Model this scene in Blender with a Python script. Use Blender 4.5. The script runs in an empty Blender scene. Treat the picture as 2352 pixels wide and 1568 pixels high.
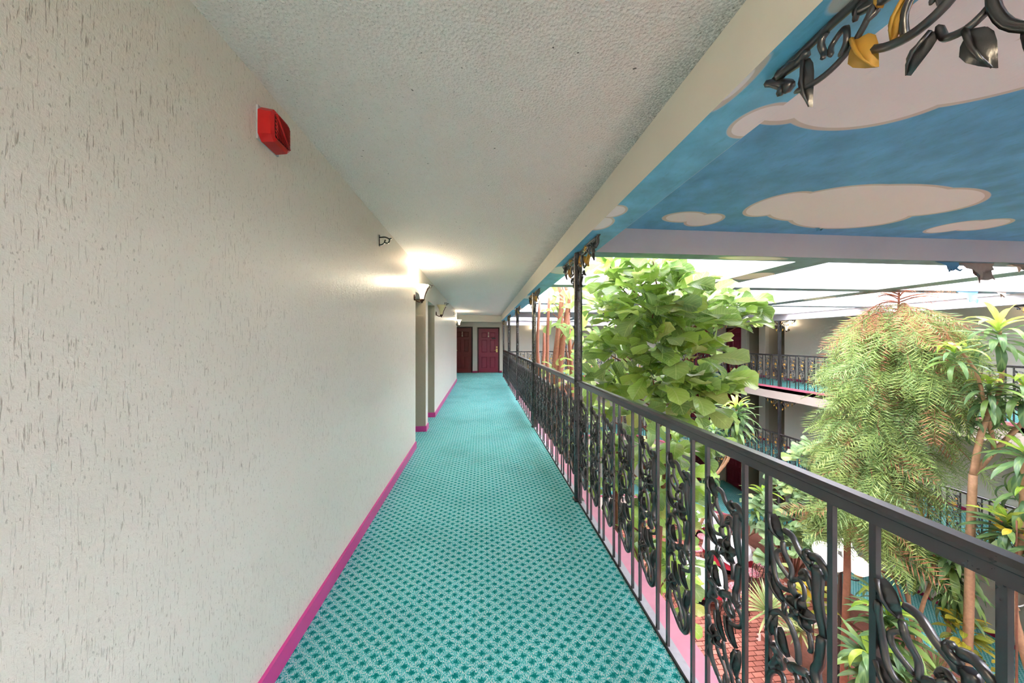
import bpy, math, random
from mathutils import Vector, Matrix, Euler
R = random.Random(7)
SC = bpy.context.scene
COL = SC.collection

# ---------------------------------------------------------------- camera, sky, exposure
F_PX, CX, CY, HC = 755.0, 1176.0, 782.0, 1.42
TH = math.atan(70 / 755)
cam = bpy.data.cameras.new('camera'); cam.sensor_width = 36; cam.lens = 36 * F_PX / 2352
cam.shift_y = -2 / 2352; cam.clip_start = 0.02
camo = bpy.data.objects.new('camera', cam); COL.objects.link(camo)
camo.location = (0, 0, HC); camo.rotation_euler = (math.pi / 2, 0, -TH)
SC.camera = camo

world = bpy.data.worlds.new('sky'); SC.world = world; world.use_nodes = True
wb = world.node_tree.nodes['Background']
wb.inputs[0].default_value = (1.0, 0.90, 0.945, 1); wb.inputs[1].default_value = 5.0

SC.view_settings.view_transform = 'Standard'; SC.view_settings.look = 'None'
SC.view_settings.exposure = 2.28; SC.view_settings.gamma = 1.0
SC.view_settings.use_curve_mapping = False
SC.cycles.use_denoising = True
SC.cycles.use_adaptive_sampling = True; SC.cycles.adaptive_threshold = 0.06; SC.cycles.use_light_tree = False
SC.cycles.max_bounces = 6; SC.cycles.diffuse_bounces = 4; SC.cycles.glossy_bounces = 2
SC.cycles.transmission_bounces = 4; SC.cycles.transparent_max_bounces = 8
SC.cycles.sample_clamp_indirect = 6.0

def ray(px, py):
    r = (px - CX) / F_PX; u = -(py - CY) / F_PX
    return Vector((r * math.cos(TH) + math.sin(TH), math.cos(TH) - r * math.sin(TH), u))
def at(px, py, d):                     # a pixel direction carried to a depth of d metres
    return Vector((0, 0, HC)) + ray(px, py) * d

# skylight openings: (x0, x1, y0, y1); daylight enters through them
WELLS = []
for (y0, y1) in ((-5.6, -4.3), (-4.05, -2.2), (-2.0, 0.2), (3.02, 4.55), (4.78, 6.85), (7.1, 8.9), (11.12, 12.85)):
    for (x0, x1) in ((1.03, 3.14), (3.5, 6.1), (6.5, 8.95)):
        if y0 > 11 and x0 > 3: x1 = min(x1, 6.1)
        if y0 > 11 and x0 > 6: continue
        WELLS.append((x0, x1, y0, y1))
ZTOP = 3.45
for (y0, y1) in sorted(set((w[2], w[3]) for w in WELLS)):   # portals guide the sky's own light through each row of openings
    x1 = max(w[1] for w in WELLS if w[2] == y0)
    l = bpy.data.lights.new('skylight_portal', 'AREA'); l.shape = 'RECTANGLE'
    l.size = x1 - 1.03; l.size_y = y1 - y0; l.cycles.is_portal = True
    o = bpy.data.objects.new('skylight_portal', l); COL.objects.link(o)
    o.location = ((x1 + 1.03) / 2, (y0 + y1) / 2, ZTOP + 0.12)

# ---------------------------------------------------------------- mesh helpers
class MB:
    def __init__(s): s.v = []; s.f = []; s.m = []; s.uv = []; s.r = []; s.rnd = 0.0; s.sm = []
    def face(s, idx, m=0, uv=None, smooth=False):
        s.f.append(tuple(idx)); s.m.append(m); s.uv.append(uv); s.r.append(s.rnd); s.sm.append(smooth)
    def box(s, x0, x1, y0, y1, z0, z1, m=0, mt=None, mbt=None):
        b = len(s.v)
        for z in (z0, z1):
            s.v += [(x0, y0, z), (x1, y0, z), (x1, y1, z), (x0, y1, z)]
        s.face((b, b + 3, b + 2, b + 1), m if mbt is None else mbt)
        s.face((b + 4, b + 5, b + 6, b + 7), m if mt is None else mt)
        for i in range(4):
            j = (i + 1) % 4
            s.face((b + i, b + j, b + 4 + j, b + 4 + i), m)
        return s
    def prism(s, poly, z0, z1, m=0, mt=None, mbt=None):       # poly counter-clockwise seen from above
        b = len(s.v); n = len(poly)
        s.v += [(x, y, z0) for x, y in poly] + [(x, y, z1) for x, y in poly]
        s.face([b + i for i in range(n)][::-1], m if mbt is None else mbt)
        s.face([b + n + i for i in range(n)], m if mt is None else mt)
        for i in range(n):
            j = (i + 1) % n
            s.face((b + i, b + j, b + n + j, b + n + i), m)
        return s
    def tube(s, pts, r, n=6, m=0, cap=True, flat=1.0):
        pts = [Vector(p) for p in pts]; k = len(pts)
        rs = r if isinstance(r, (list, tuple)) else [r] * k
        up = Vector((0, 0, 1)); prev = None; b = len(s.v)
        for i, p in enumerate(pts):
            t = (pts[min(i + 1, k - 1)] - pts[max(i - 1, 0)])
            if t.length < 1e-9: t = Vector((0, 0, 1))
            t.normalize()
            if prev is None:
                a = t.cross(up)
                if a.length < 1e-3: a = t.cross(Vector((1, 0, 0)))
            else:
                a = prev - t * prev.dot(t)
                if a.length < 1e-6: a = t.cross(up)
            a.normalize(); prev = a; c = t.cross(a)
            for q in range(n):
                w = 2 * math.pi * q / n
                s.v.append(tuple(p + a * (rs[i] * math.cos(w)) + c * (rs[i] * flat * math.sin(w))))
        for i in range(k - 1):
            for q in range(n):
                q2 = (q + 1) % n
                s.face((b + i * n + q, b + i * n + q2, b + (i + 1) * n + q2, b + (i + 1) * n + q), m, None, True)
        if cap:
            s.face([b + q for q in range(n)][::-1], m); s.face([b + (k - 1) * n + q for q in range(n)], m)
        return s
    def lathe(s, prof, n=16, c=(0, 0, 0), m=0, a0=0.0, a1=2 * math.pi):
        b = len(s.v); full = abs(a1 - a0 - 2 * math.pi) < 1e-6; cols = n if full else n + 1
        for (r, z) in prof:
            for q in range(cols):
                w = a0 + (a1 - a0) * q / n
                s.v.append((c[0] + r * math.cos(w), c[1] + r * math.sin(w), c[2] + z))
        for i in range(len(prof) - 1):
            for q in range(n):
                q2 = (q + 1) % cols
                s.face((b + i * cols + q, b + i * cols + q2, b + (i + 1) * cols + q2, b + (i + 1) * cols + q), m, None, True)
        return s
    def ball(s, c, r, n=12, m=0, sz=1.0):
        k = n // 2
        return s.lathe([(max(1e-4, r * math.sin(math.pi * i / k)), -r * sz * math.cos(math.pi * i / k)) for i in range(k + 1)], n, c, m)
    def grid(s, P, m=0, uv=True, smooth=True):                # P[i][j] points
        b = len(s.v); a = len(P); c = len(P[0])
        for row in P: s.v += [tuple(p) for p in row]
        for i in range(a - 1):
            for j in range(c - 1):
                u = [(j / (c - 1), i / (a - 1)), ((j + 1) / (c - 1), i / (a - 1)), ((j + 1) / (c - 1), (i + 1) / (a - 1)), (j / (c - 1), (i + 1) / (a - 1))] if uv else None
                s.face((b + i * c + j, b + i * c + j + 1, b + (i + 1) * c + j + 1, b + (i + 1) * c + j), m, u, smooth)
        return s
    def add(s, other, M, rnd=0.0, mo=0):
        b = len(s.v)
        s.v += [tuple(M @ Vector(p)) for p in other.v]
        for f, m, u, sm in zip(other.f, other.m, other.uv, other.sm):
            s.f.append(tuple(i + b for i in f)); s.m.append(m + mo); s.uv.append(u); s.r.append(rnd); s.sm.append(sm)
        return s
    def mesh(s, name, mats):
        me = bpy.data.meshes.new(name); me.from_pydata(s.v, [], s.f)
        for m in mats: me.materials.append(m)
        me.polygons.foreach_set('material_index', s.m); me.polygons.foreach_set('use_smooth', s.sm)
        if any(u for u in s.uv):
            L = me.uv_layers.new(name='UVMap'); flat = []
            for f, u in zip(s.f, s.uv):
                for k in range(len(f)): flat += list(u[k]) if u else [0, 0]
            L.data.foreach_set('uv', flat)
        if any(s.r):
            A = me.attributes.new('rnd', 'FLOAT', 'FACE'); A.data.foreach_set('value', s.r)
        me.update()
        return me

def link(name, me, parent=None, loc=(0, 0, 0), rot=None, kind=None, label=None, cat=None, group=None):
    o = bpy.data.objects.new(name, me); COL.objects.link(o); o.location = loc
    if rot is not None: o.rotation_euler = rot
    if parent: o.parent = parent
    if kind: o['kind'] = kind
    if label: o['label'] = label
    if cat: o['category'] = cat
    if group: o['group'] = group
    return o
def obj(name, mb, mats, parent=None, **k):
    if not isinstance(mats, (list, tuple)): mats = [mats]
    return link(name, mb.mesh(name, mats), parent, **k)
def struct(name, mb, mats, parent=None, **k):
    return obj(name, mb, mats, parent, kind=None if parent else 'structure', **k)
def thing(name, label, cat, loc=(0, 0, 0), rz=0, group=None):
    o = bpy.data.objects.new(name, None); COL.objects.link(o); o.empty_display_size = 0.1
    o.location = loc; o.rotation_euler = (0, 0, rz); o['label'] = label; o['category'] = cat
    if group: o['group'] = group
    return o
def copy_tree(o, parent=None, label=None):
    c = o.copy(); COL.objects.link(c); c.parent = parent
    if label: c['label'] = label
    for ch in o.children: copy_tree(ch, c)
    return c
def boxo(name, b, mat, parent=None, **k): return obj(name, MB().box(*b), mat, parent, **k)

# ---------------------------------------------------------------- material helpers
class NT:
    def __init__(s, name):
        s.mat = bpy.data.materials.new(name); s.mat.use_nodes = True
        s.t = s.mat.node_tree; s.n = s.t.nodes; s.b = s.n['Principled BSDF']
    def node(s, ty, ins=None, **p):
        nd = s.n.new(ty)
        for k, v in p.items(): setattr(nd, k, v)
        for k, v in (ins or {}).items(): s.set(nd.inputs[k], v)
        return nd
    def set(s, sock, v):
        if isinstance(v, bpy.types.NodeSocket): s.t.links.new(v, sock)
        elif isinstance(v, bpy.types.Node): s.t.links.new(v.outputs[0], sock)
        elif isinstance(v, (tuple, list)) and len(v) == 3 and sock.type == 'RGBA': sock.default_value = (*v, 1)
        else: sock.default_value = v
    def coord(s, which='Object'): return s.node('ShaderNodeTexCoord').outputs[which]
    def map(s, v, scale=(1, 1, 1), loc=(0, 0, 0), rot=(0, 0, 0)):
        return s.node('ShaderNodeMapping', {'Vector': v, 'Scale': scale, 'Location': loc, 'Rotation': rot}).outputs[0]
    def noise(s, v, scale, detail=2, rough=0.5, out='Fac'):
        return s.node('ShaderNodeTexNoise', {'Vector': v, 'Scale': scale, 'Detail': detail, 'Roughness': rough}).outputs[out]
    def ramp(s, f, stops):
        nd = s.node('ShaderNodeValToRGB', {'Fac': f}); e = nd.color_ramp.elements
        while len(e) < len(stops): e.new(0.5)
        for el, (p, c) in zip(e, stops):
            el.position = p; el.color = (*c, 1) if len(c) == 3 else c
        return nd.outputs[0]
    def step(s, f, a, b): return s.node('ShaderNodeMapRange', {'Value': f, 'From Min': a, 'From Max': b, 'To Min': 0.0, 'To Max': 1.0}).outputs[0]
    def math(s, op, a, b=0.0, c=0.0):
        nd = s.node('ShaderNodeMath', operation=op); s.set(nd.inputs[0], a); s.set(nd.inputs[1], b); s.set(nd.inputs[2], c)
        return nd.outputs[0]
    def mix(s, f, a, b, mode='MIX'):
        nd = s.node('ShaderNodeMix', data_type='RGBA', blend_type=mode)
        s.set(nd.inputs[0], f); s.set(nd.inputs[6], a); s.set(nd.inputs[7], b)
        return nd.outputs[2]
    def sep(s, v): return s.node('ShaderNodeSeparateXYZ', {'Vector': v}).outputs
    def bump(s, h, strength=0.3, dist=0.01):
        s.set(s.b.inputs['Normal'], s.node('ShaderNodeBump', {'Height': h, 'Strength': strength, 'Distance': dist}).outputs[0])
    def fin(s, base=None, rough=None, metal=None, spec=None, **k):
        if base is not None: s.set(s.b.inputs['Base Color'], base)
        if rough is not None: s.set(s.b.inputs['Roughness'], rough)
        if metal is not None: s.set(s.b.inputs['Metallic'], metal)
        if spec is not None: s.set(s.b.inputs['Specular IOR Level'], spec)
        for kk, v in k.items(): s.set(s.b.inputs[kk.replace('_', ' ')], v)
        return s.mat

def srgb(r, g, b):
    f = lambda c: (c / 255 / 12.92) if c / 255 <= 0.04045 else ((c / 255 + 0.055) / 1.055) ** 2.4
    return (f(r), f(g), f(b))

def plain(name, c, rough=0.6, metal=0.0, var=0.08, scale=6.0, spec=0.5, bump=0.0, bscale=80):
    t = NT(name); co = t.coord()
    n = t.noise(co, scale, 4)
    base = t.mix(n, tuple(x * (1 - var) for x in c), tuple(min(1, x * (1 + var)) for x in c))
    if bump: t.bump(t.noise(co, bscale, 3), bump, 0.004)
    return t.fin(base, rough, metal, spec)

def stucco(name, c, streak, crack_c, rough=0.42, bscale=90):
    t = NT(name); co = t.coord()
    fine = t.noise(co, bscale, 4, 0.65); med = t.noise(co, 22, 3)
    w = t.node('ShaderNodeTexNoise', {'Vector': t.map(co, (3, 3, 3)), 'Scale': 1.0, 'Detail': 2.0}).outputs['Color']
    warped = t.node('ShaderNodeVectorMath', {0: co, 1: t.node('ShaderNodeVectorMath', {0: w, 1: (0.03, 0.03, 0.03)}, operation='MULTIPLY').outputs[0]}, operation='ADD').outputs[0]
    st = t.noise(t.map(warped, (250, 250, 19)), 1.0, 3, 0.6)
    clump = t.noise(co, 2.2, 3)
    k1 = t.math('MULTIPLY', t.step(st, 0.60, 0.69), t.math('MULTIPLY', t.step(clump, 0.33, 0.60), streak))
    speck = t.math('MULTIPLY', t.step(t.noise(t.map(co, (210, 210, 80)), 1.0, 2), 0.64, 0.72), streak * 0.7)
    k = t.math('MAXIMUM', k1, speck)
    tone = t.mix(t.noise(co, 1.1, 3), tuple(x * 0.95 for x in c), tuple(min(1, x * 1.04) for x in c))
    base = t.mix(k, tone, crack_c)
    h = t.math('ADD', t.math('MULTIPLY', fine, 0.7), t.math('MULTIPLY', med, 0.5))
    h = t.math('SUBTRACT', h, t.math('MULTIPLY', t.step(st, 0.56, 0.70), 0.3))
    t.bump(h, 0.55, 0.006)
    return t.fin(base, rough, spec=0.5)

M = {}
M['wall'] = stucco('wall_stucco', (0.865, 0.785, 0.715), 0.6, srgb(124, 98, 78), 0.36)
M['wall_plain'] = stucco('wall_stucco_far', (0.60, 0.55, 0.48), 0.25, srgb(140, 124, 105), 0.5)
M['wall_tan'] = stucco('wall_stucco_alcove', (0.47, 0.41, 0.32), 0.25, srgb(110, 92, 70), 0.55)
M['beam'] = plain('beam_paint', (0.66, 0.625, 0.55), 0.5, var=0.05)
M['beam_grey'] = plain('beam_grey_paint', (0.55, 0.54, 0.58), 0.55, var=0.04)
M['fascia'] = plain('fascia_paint', (0.56, 0.49, 0.44), 0.5, var=0.04)
M['white'] = plain('well_white', (0.90, 0.91, 0.92), 0.6, var=0.02)
M['pink'] = plain('pink_trim', srgb(205, 110, 132), 0.45, var=0.14, scale=14)
M['ledge'] = plain('ledge_pink', srgb(216, 148, 168), 0.5, var=0.14, scale=14)
M['magenta'] = plain('magenta_baseboard', srgb(216, 66, 152), 0.3, var=0.08)
M['maroon_base'] = plain('maroon_baseboard', srgb(150, 30, 75), 0.35)
M['maroon'] = plain('maroon_door', srgb(132, 38, 62), 0.35, var=0.07, scale=3)
M['brown_door'] = plain('brown_door', srgb(112, 44, 40), 0.4, var=0.08)
M['jamb'] = plain('dark_jamb', srgb(58, 22, 30), 0.5)
M['brass'] = plain('brass', (0.85, 0.66, 0.28), 0.28, 1.0)
M['steel'] = plain('pale_steel', srgb(178, 178, 186), 0.5, 0.0, var=0.2, scale=40)
M['black_edge'] = plain('black_rubber', (0.02, 0.02, 0.022), 0.6)
M['red'] = plain('red_plastic', srgb(190, 18, 22), 0.35, var=0.05)
M['red_dark'] = plain('red_grille_shade', srgb(70, 6, 14), 0.6)
M['cream_plastic'] = plain('cream_plastic', srgb(222, 214, 196), 0.5)
M['bronze'] = plain('bronze', srgb(70, 48, 40), 0.4, 0.6)
M['gold'] = plain('gold_paint', srgb(196, 150, 62), 0.42, 0.15, var=0.25, scale=30)
M['bark_pink'] = plain('bark_reddish', srgb(176, 118, 98), 0.85, var=0.3, scale=25, bump=0.6, bscale=60)
M['bark_brown'] = plain('bark_brown', srgb(128, 84, 66), 0.9, var=0.3, scale=25, bump=0.6, bscale=60)
M['cane'] = plain('cane_tan', srgb(186, 146, 114), 0.8, var=0.3, scale=30, bump=0.5, bscale=40)
M['soil'] = plain('soil', srgb(122, 76, 62), 0.95, var=0.35, scale=18, bump=1.0, bscale=30)
M['cloth_white'] = plain('white_cloth', (0.88, 0.88, 0.90), 0.8, var=0.02)
M['cloth_red'] = plain('red_cloth', srgb(205, 45, 70), 0.8, var=0.05)
M['grey_box'] = plain('grey_speaker', srgb(92, 92, 112), 0.6)
M['plaster'] = plain('bare_plaster', srgb(170, 156, 146), 0.9, var=0.2, scale=20, bump=0.5)
M['dark_hole'] = plain('rotted_void', srgb(66, 50, 46), 1.0)
M['mirror_number'] = plain('ivory_number', srgb(236, 226, 200), 0.4)

def iron_mat(name, bump, rough):
    t = NT(name); co = t.coord(); n = t.noise(co, 45, 4, 0.6)
    base = t.mix(n, (0.018, 0.018, 0.021), (0.036, 0.036, 0.040))
    if bump: t.bump(n, bump, 0.003)
    return t.fin(base, rough, spec=1.0)
M['iron'] = iron_mat('black_iron', 0.0, 0.27)
M['iron_cast'] = iron_mat('cast_iron', 0.25, 0.30)

def ceiling_mat():
    t = NT('popcorn_ceiling'); co = t.coord()
    v = t.node('ShaderNodeTexVoronoi', {'Vector': co, 'Scale': 85.0}).outputs['Distance']
    n = t.noise(co, 140, 3, 0.6); pores = t.step(t.noise(co, 190, 2), 0.64, 0.75)
    spots = t.step(t.noise(co, 34, 2), 0.735, 0.76)
    big = t.noise(co, 1.3, 3)
    base = t.mix(big, (0.91, 0.83, 0.80), (0.96, 0.88, 0.86))
    base = t.mix(t.math('MULTIPLY', pores, 0.55), base, srgb(120, 116, 108))
    base = t.mix(t.math('MULTIPLY', spots, 0.8), base, srgb(72, 66, 58))
    # mildew along the beam: a stained band with ragged edges
    x = t.sep(co)[0]
    edge = t.step(t.math('ADD', x, t.math('MULTIPLY', t.noise(co, 9, 4), 0.16)), 0.70, 0.90)
    mild = t.math('MULTIPLY', edge, t.ramp(t.noise(co, 120, 3, 0.7), [(0.35, (0.1,) * 3), (0.65, (0.75,) * 3)]))
    base = t.mix(mild, base, srgb(86, 84, 72))
    t.bump(t.math('ADD', v, n), 0.85, 0.008)
    return t.fin(base, 0.75)
M['ceiling'] = ceiling_mat()

def carpet_mat():
    t = NT('teal_carpet'); co = t.coord(); x, y, z = t.sep(co)
    nz = t.node('ShaderNodeTexNoise', {'Vector': co, 'Scale': 105.0, 'Detail': 3.0}).outputs['Fac']
    def lattice(ox, oy):
        u = t.math('SUBTRACT', t.math('FRACT', t.math('ADD', t.math('DIVIDE', x, 0.0745), ox)), 0.5)
        v = t.math('SUBTRACT', t.math('FRACT', t.math('ADD', t.math('DIVIDE', y, 0.0600), oy)), 0.5)
        au, av = t.math('ABSOLUTE', u), t.math('ABSOLUTE', v)
        rnd_ = t.math('SQRT', t.math('ADD', t.math('MULTIPLY', u, u), t.math('MULTIPLY', v, v)))
        ast = t.math('MULTIPLY', t.math('ADD', t.math('ADD', au, av), t.math('MULTIPLY', t.math('SQRT', t.math('MULTIPLY', au, av)), 2.0)), 0.62)
        return t.math('ADD', t.math('MULTIPLY', rnd_, 0.5), t.math('MULTIPLY', ast, 0.5))
    d = t.math('MINIMUM', lattice(0, 0), lattice(0.5, 0.5))
    d = t.math('ADD', d, t.math('MULTIPLY', t.math('SUBTRACT', nz, 0.5), 0.40))
    fl = t.noise(t.map(co, (250, 120, 1), rot=(0, 0, 0.7)), 1.0, 3, 0.75)
    q = t.math('ADD', fl, t.math('MULTIPLY', t.math('MINIMUM', t.math('SUBTRACT', d, 0.265), 0.06), 0.85))
    base = t.ramp(q, [(0.41, srgb(6, 128, 124)), (0.47, srgb(24, 160, 156)), (0.52, srgb(84, 208, 210)), (0.58, srgb(150, 224, 226)), (0.65, srgb(240, 228, 222))])
    wear = t.noise(co, 1.6, 3)
    base = t.mix(t.step(wear, 0.45, 0.75), base, t.mix(0.22, base, srgb(10, 96, 98)))
    t.bump(t.noise(co, 500, 2), 0.6, 0.003)
    return t.fin(base, 0.95, spec=0.1)
M['carpet'] = carpet_mat()

def cloud_mat(name, blue, ells, outline=0.022, drip=None, ax=(0, 1)):
    """painted clouds: white where any ellipse (cx, cy, rx, ry, rot) covers, taupe line along the rim"""
    t = NT(name); co = t.coord(); s = t.sep(co)
    x, y = s[ax[0]], s[ax[1]]
    dmin = None
    inner = None
    for (cx, cy, rx, ry, rot) in ells:
        c, sn = math.cos(rot), math.sin(rot)
        dx, dy = t.math('SUBTRACT', x, cx), t.math('SUBTRACT', y, cy)
        u = t.math('DIVIDE', t.math('ADD', t.math('MULTIPLY', dx, c), t.math('MULTIPLY', dy, sn)), rx)
        v = t.math('DIVIDE', t.math('SUBTRACT', t.math('MULTIPLY', dy, c), t.math('MULTIPLY', dx, sn)), ry)
        q = t.math('SQRT', t.math('ADD', t.math('MULTIPLY', u, u), t.math('MULTIPLY', v, v)))
        d = t.math('MULTIPLY', t.math('SUBTRACT', q, 1.0), min(rx, ry))
        ln = t.math('ABSOLUTE', d)
        dmin = d if dmin is None else t.math('MINIMUM', dmin, d)
    n = t.noise(co, 5, 5, 0.6); fine = t.noise(t.map(co, (40, 14, 40)), 1.0, 4, 0.7)
    bl = t.mix(t.step(n, 0.35, 0.7), tuple(b * 0.80 for b in blue), tuple(min(1, b * 1.12) for b in blue))
    bl = t.mix(t.math('MULTIPLY', t.step(fine, 0.56, 0.68), 0.35), bl, tuple(b * 0.6 for b in blue))
    wh = t.mix(t.math('MULTIPLY', t.step(fine, 0.62, 0.72), 0.25), (0.88, 0.85, 0.88), (0.62, 0.66, 0.78))
    ins = t.step(dmin, 0.004, -0.004)
    rim = t.math('SUBTRACT', 1.0, t.step(t.math('ABSOLUTE', t.math('ADD', dmin, outline * 0.45)), outline * 0.4, outline * 0.55))
    base = t.mix(ins, bl, wh)
    base = t.mix(t.math('MULTIPLY', rim, 0.85), base, srgb(206, 196, 190))
    t.bump(fine, 0.35, 0.004)
    return t.fin(base, 0.6)
M['mural'] = cloud_mat('mural_ceiling', srgb(104, 178, 226), [
    (1.20, 1.22, 0.30, 0.16, 0.5), (1.62, 1.20, 0.36, 0.235, 0.0), (1.98, 1.02, 0.34, 0.20, -0.6), (1.40, 0.95, 0.42, 0.30, 0.0), (2.4, 0.80, 0.5, 0.28, -0.4), (1.5, 0.3, 0.5, 0.35, 0.2),
    (2.20, 2.26, 0.20, 0.23, 0.0), (2.62, 2.22, 0.46, 0.33, 0.0), (3.00, 2.42, 0.52, 0.27, 0.1), (3.25, 2.14, 0.42, 0.25, 0.1), (2.85, 2.05, 0.5, 0.18, 0.0),
    (1.66, 2.55, 0.185, 0.12, 0.0), (1.86, 2.60, 0.15, 0.15, 0.0), (4.18, 2.55, 0.17, 0.17, 0.0), (4.36, 2.48, 0.2, 0.15, 0.2), (4.9, 1.9, 0.5, 0.2, 0.3), (5.6, 2.3, 0.4, 0.2, 0.0), (4.4, 0.9, 0.6, 0.3, 0.2)])
M['mural_soffit'] = cloud_mat('mural_soffit', srgb(118, 196, 232), [
    (0.80, 1.95, 0.085, 0.10, 0.0), (0.80, 2.16, 0.085, 0.13, 0.0), (0.79, 0.95, 0.03, 0.11, 0.0), (1.00, 1.10, 0.09, 0.10, 0.5),
    (0.86, 0.60, 0.05, 0.12, 0.2), (0.95, 3.62, 0.2, 0.22, 0.0), (0.9, 5.9, 0.2, 0.25, 0.0), (0.95, 8.2, 0.2, 0.25, 0.0), (3.32, 3.75, 0.2, 0.22, 0.0), (3.3, 4.3, 0.12, 0.12, 0.0), (2.6, 2.93, 0.35, 0.07, 0.0), (0.95, -1.0, 0.2, 0.3, 0.0)], 0.014)
M['mural_rib'] = cloud_mat('mural_rib', srgb(126, 160, 176), [(3.32, 3.75, 0.2, 0.22, 0.0), (3.3, 4.3, 0.12, 0.12, 0.0), (2.6, 2.93, 0.35, 0.07, 0.0), (6.3, 5.6, 0.2, 0.25, 0.0), (5.9, 2.95, 0.4, 0.06, 0.0)], 0.014)

# ---------------------------------------------------------------- the setting
YB, YE = -6.0, 14.6                       # back and far ends of the building
XW, XC, XO = -0.87, 0.853, 1.0            # left wall, carpet edge, slab edge
LV = (0.0, -2.42, -4.88)                  # the three floors
ZC = 2.44
EDGE = [(1.0, 12.95), (5.8, 12.95), (6.15, 12.85), (6.45, 12.6), (6.7, 12.2), (6.95, 11.8), (7.3, 11.55), (7.7, 11.48), (8.2, 11.45), (8.5, 11.4), (8.75, 11.27), (8.92, 11.05), (9.0, 10.75), (9.0, YB)]
def inset(poly, d):                       # shift a polyline to its left-hand normal
    out = []
    for i, p in enumerate(poly):
        a = Vector(poly[max(i - 1, 0)]); b = Vector(poly[min(i + 1, len(poly) - 1)]); t = (b - a).normalized()
        out.append((p[0] - t.y * d, p[1] + t.x * d))
    return out
def strip(mb, poly, d0, d1, z0, z1, m=0, mt=None, mbt=None):   # a swept rectangular bar along the polyline
    A, B = inset(poly, d0), inset(poly, d1); n = len(poly); b = len(mb.v)
    for z in (z0, z1):
        mb.v += [(x, y, z) for x, y in A]; mb.v += [(x, y, z) for x, y in B]
    for i in range(n - 1):
        a0, b0, a1, b1 = b + i, b + n + i, b + 2 * n + i, b + 3 * n + i
        mb.face((a0, a0 + 1, b0 + 1, b0), m if mbt is None else mbt)
        mb.face((a1, b1, b1 + 1, a1 + 1), m if mt is None else mt)
        mb.face((a0, a1, a1 + 1, a0 + 1), m); mb.face((b0, b0 + 1, b1 + 1, b1), m)
    mb.face((b, b + n, b + 3 * n, b + 2 * n), m); e = n - 1
    mb.face((b + e, b + 2 * n + e, b + 3 * n + e, b + n + e), m)
    return mb

# near corridor
struct('floor', MB().box(XW, XC, YB, 12.95, -0.13, 0.0, 1, 0, 1).box(-2.2, 1.0, 12.95, YE, -0.13, 0.0, 1, 0, 1).box(-2.2, XW, 11.7, 12.95, -0.13, 0, 1, 0, 1), [M['carpet'], M['fascia']])
t = MB().box(XC - 0.008, XC, YB, 12.95, -0.01, 0.012, 0)
struct('trim_1', t, [M['black_edge']])
struct('trim_2', MB().box(XC, 0.895, YB, 12.95, -0.13, 0.008), [M['steel']])
struct('trim_3', MB().box(0.895, XO, YB, 12.95, -0.13, 0.0).box(XO - 0.02, XO + 0.012, YB, 12.95, -0.36, -0.02, 0), [M['ledge'], M['fascia']])

# left wall with two alcoves (openings y 4.45-5.25 and 5.46-6.22, lintel at 2.07)
w = MB()
w.box(XW - 0.15, XW, YB, 4.45, 0, ZC).box(XW - 0.15, XW, 5.25, 5.46, 0, 2.07).box(XW - 0.15, XW, 6.22, 11.7, 0, ZC)
w.box(XW - 0.15, XW, 4.45, 6.22, 2.07, ZC)
w.box(XW - 0.30, XW - 0.15, 11.55, 11.7, 0, ZC)
w.box(-1.15, -1.0, 12.7, 12.82, 0, ZC)
struct('wall_left', w, [M['wall']])
a = MB()
for (y0, y1) in ((4.45, 5.25), (5.46, 6.22)):
    a.box(XW - 1.05, XW - 0.15, y0 - 0.08, y0, 0, 2.2).box(XW - 1.05, XW - 0.15, y1, y1 + 0.08, 0, 2.2)
    a.box(XW - 1.13, XW - 1.05, y0 - 0.08, y1 + 0.08, 0, 2.2).box(XW - 1.05, XW - 0.15, y0, y1, 2.07, 2.2)
    a.box(XW - 0.15, XW - 0.001, y1 - 0.003, y1, 0, 2.07)
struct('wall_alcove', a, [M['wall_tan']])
struct('floor_alcove', MB().box(XW - 1.05, XW, 4.45, 5.25, -0.05, 0).box(XW - 1.05, XW, 5.46, 6.22, -0.05, 0), [M['carpet']])
bb = MB()
def bboard(mb, x0, x1, y0, y1, z=0.0, h=0.085): mb.box(x0, x1, y0, y1, z, z + h)
for (y0, y1) in ((YB, 4.45), (5.25, 5.46), (6.22, 11.7)): bboard(bb, XW, XW + 0.015, y0, y1)
for y in (5.25, 6.22): bboard(bb, XW - 0.9, XW + 0.015, y - 0.015, y)
struct('baseboard_left', bb, [M['magenta']])
struct('ceiling', MB().box(XW - 0.2, 0.79, YB, 13.2, ZC, ZC + 0.12).box(-2.2, XW - 0.2, 11.7, 13.2, ZC, ZC + .12).box(-2.2, 1.01, 13.36, YE, 2.30, 2.56), [M['ceiling']])
struct('trim_4', MB().box(0.79, 1.01, YB, 13.2, 2.21, ZTOP, 0, None, 1), [M['beam'], M['mural_soffit']])
struct('trim_5', MB().box(-2.2, 0.79, 13.2, 13.36, 2.17, ZC), [M['beam']])
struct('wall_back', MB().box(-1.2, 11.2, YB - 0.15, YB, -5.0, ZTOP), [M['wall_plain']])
struct('wall_branch', MB().box(-2.35, -2.2, 11.6, YE + .1, 0, ZC + .1).box(-2.2, XW - 0.15, 11.6, 11.7, 0, ZC), [M['wall_plain']])

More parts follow.
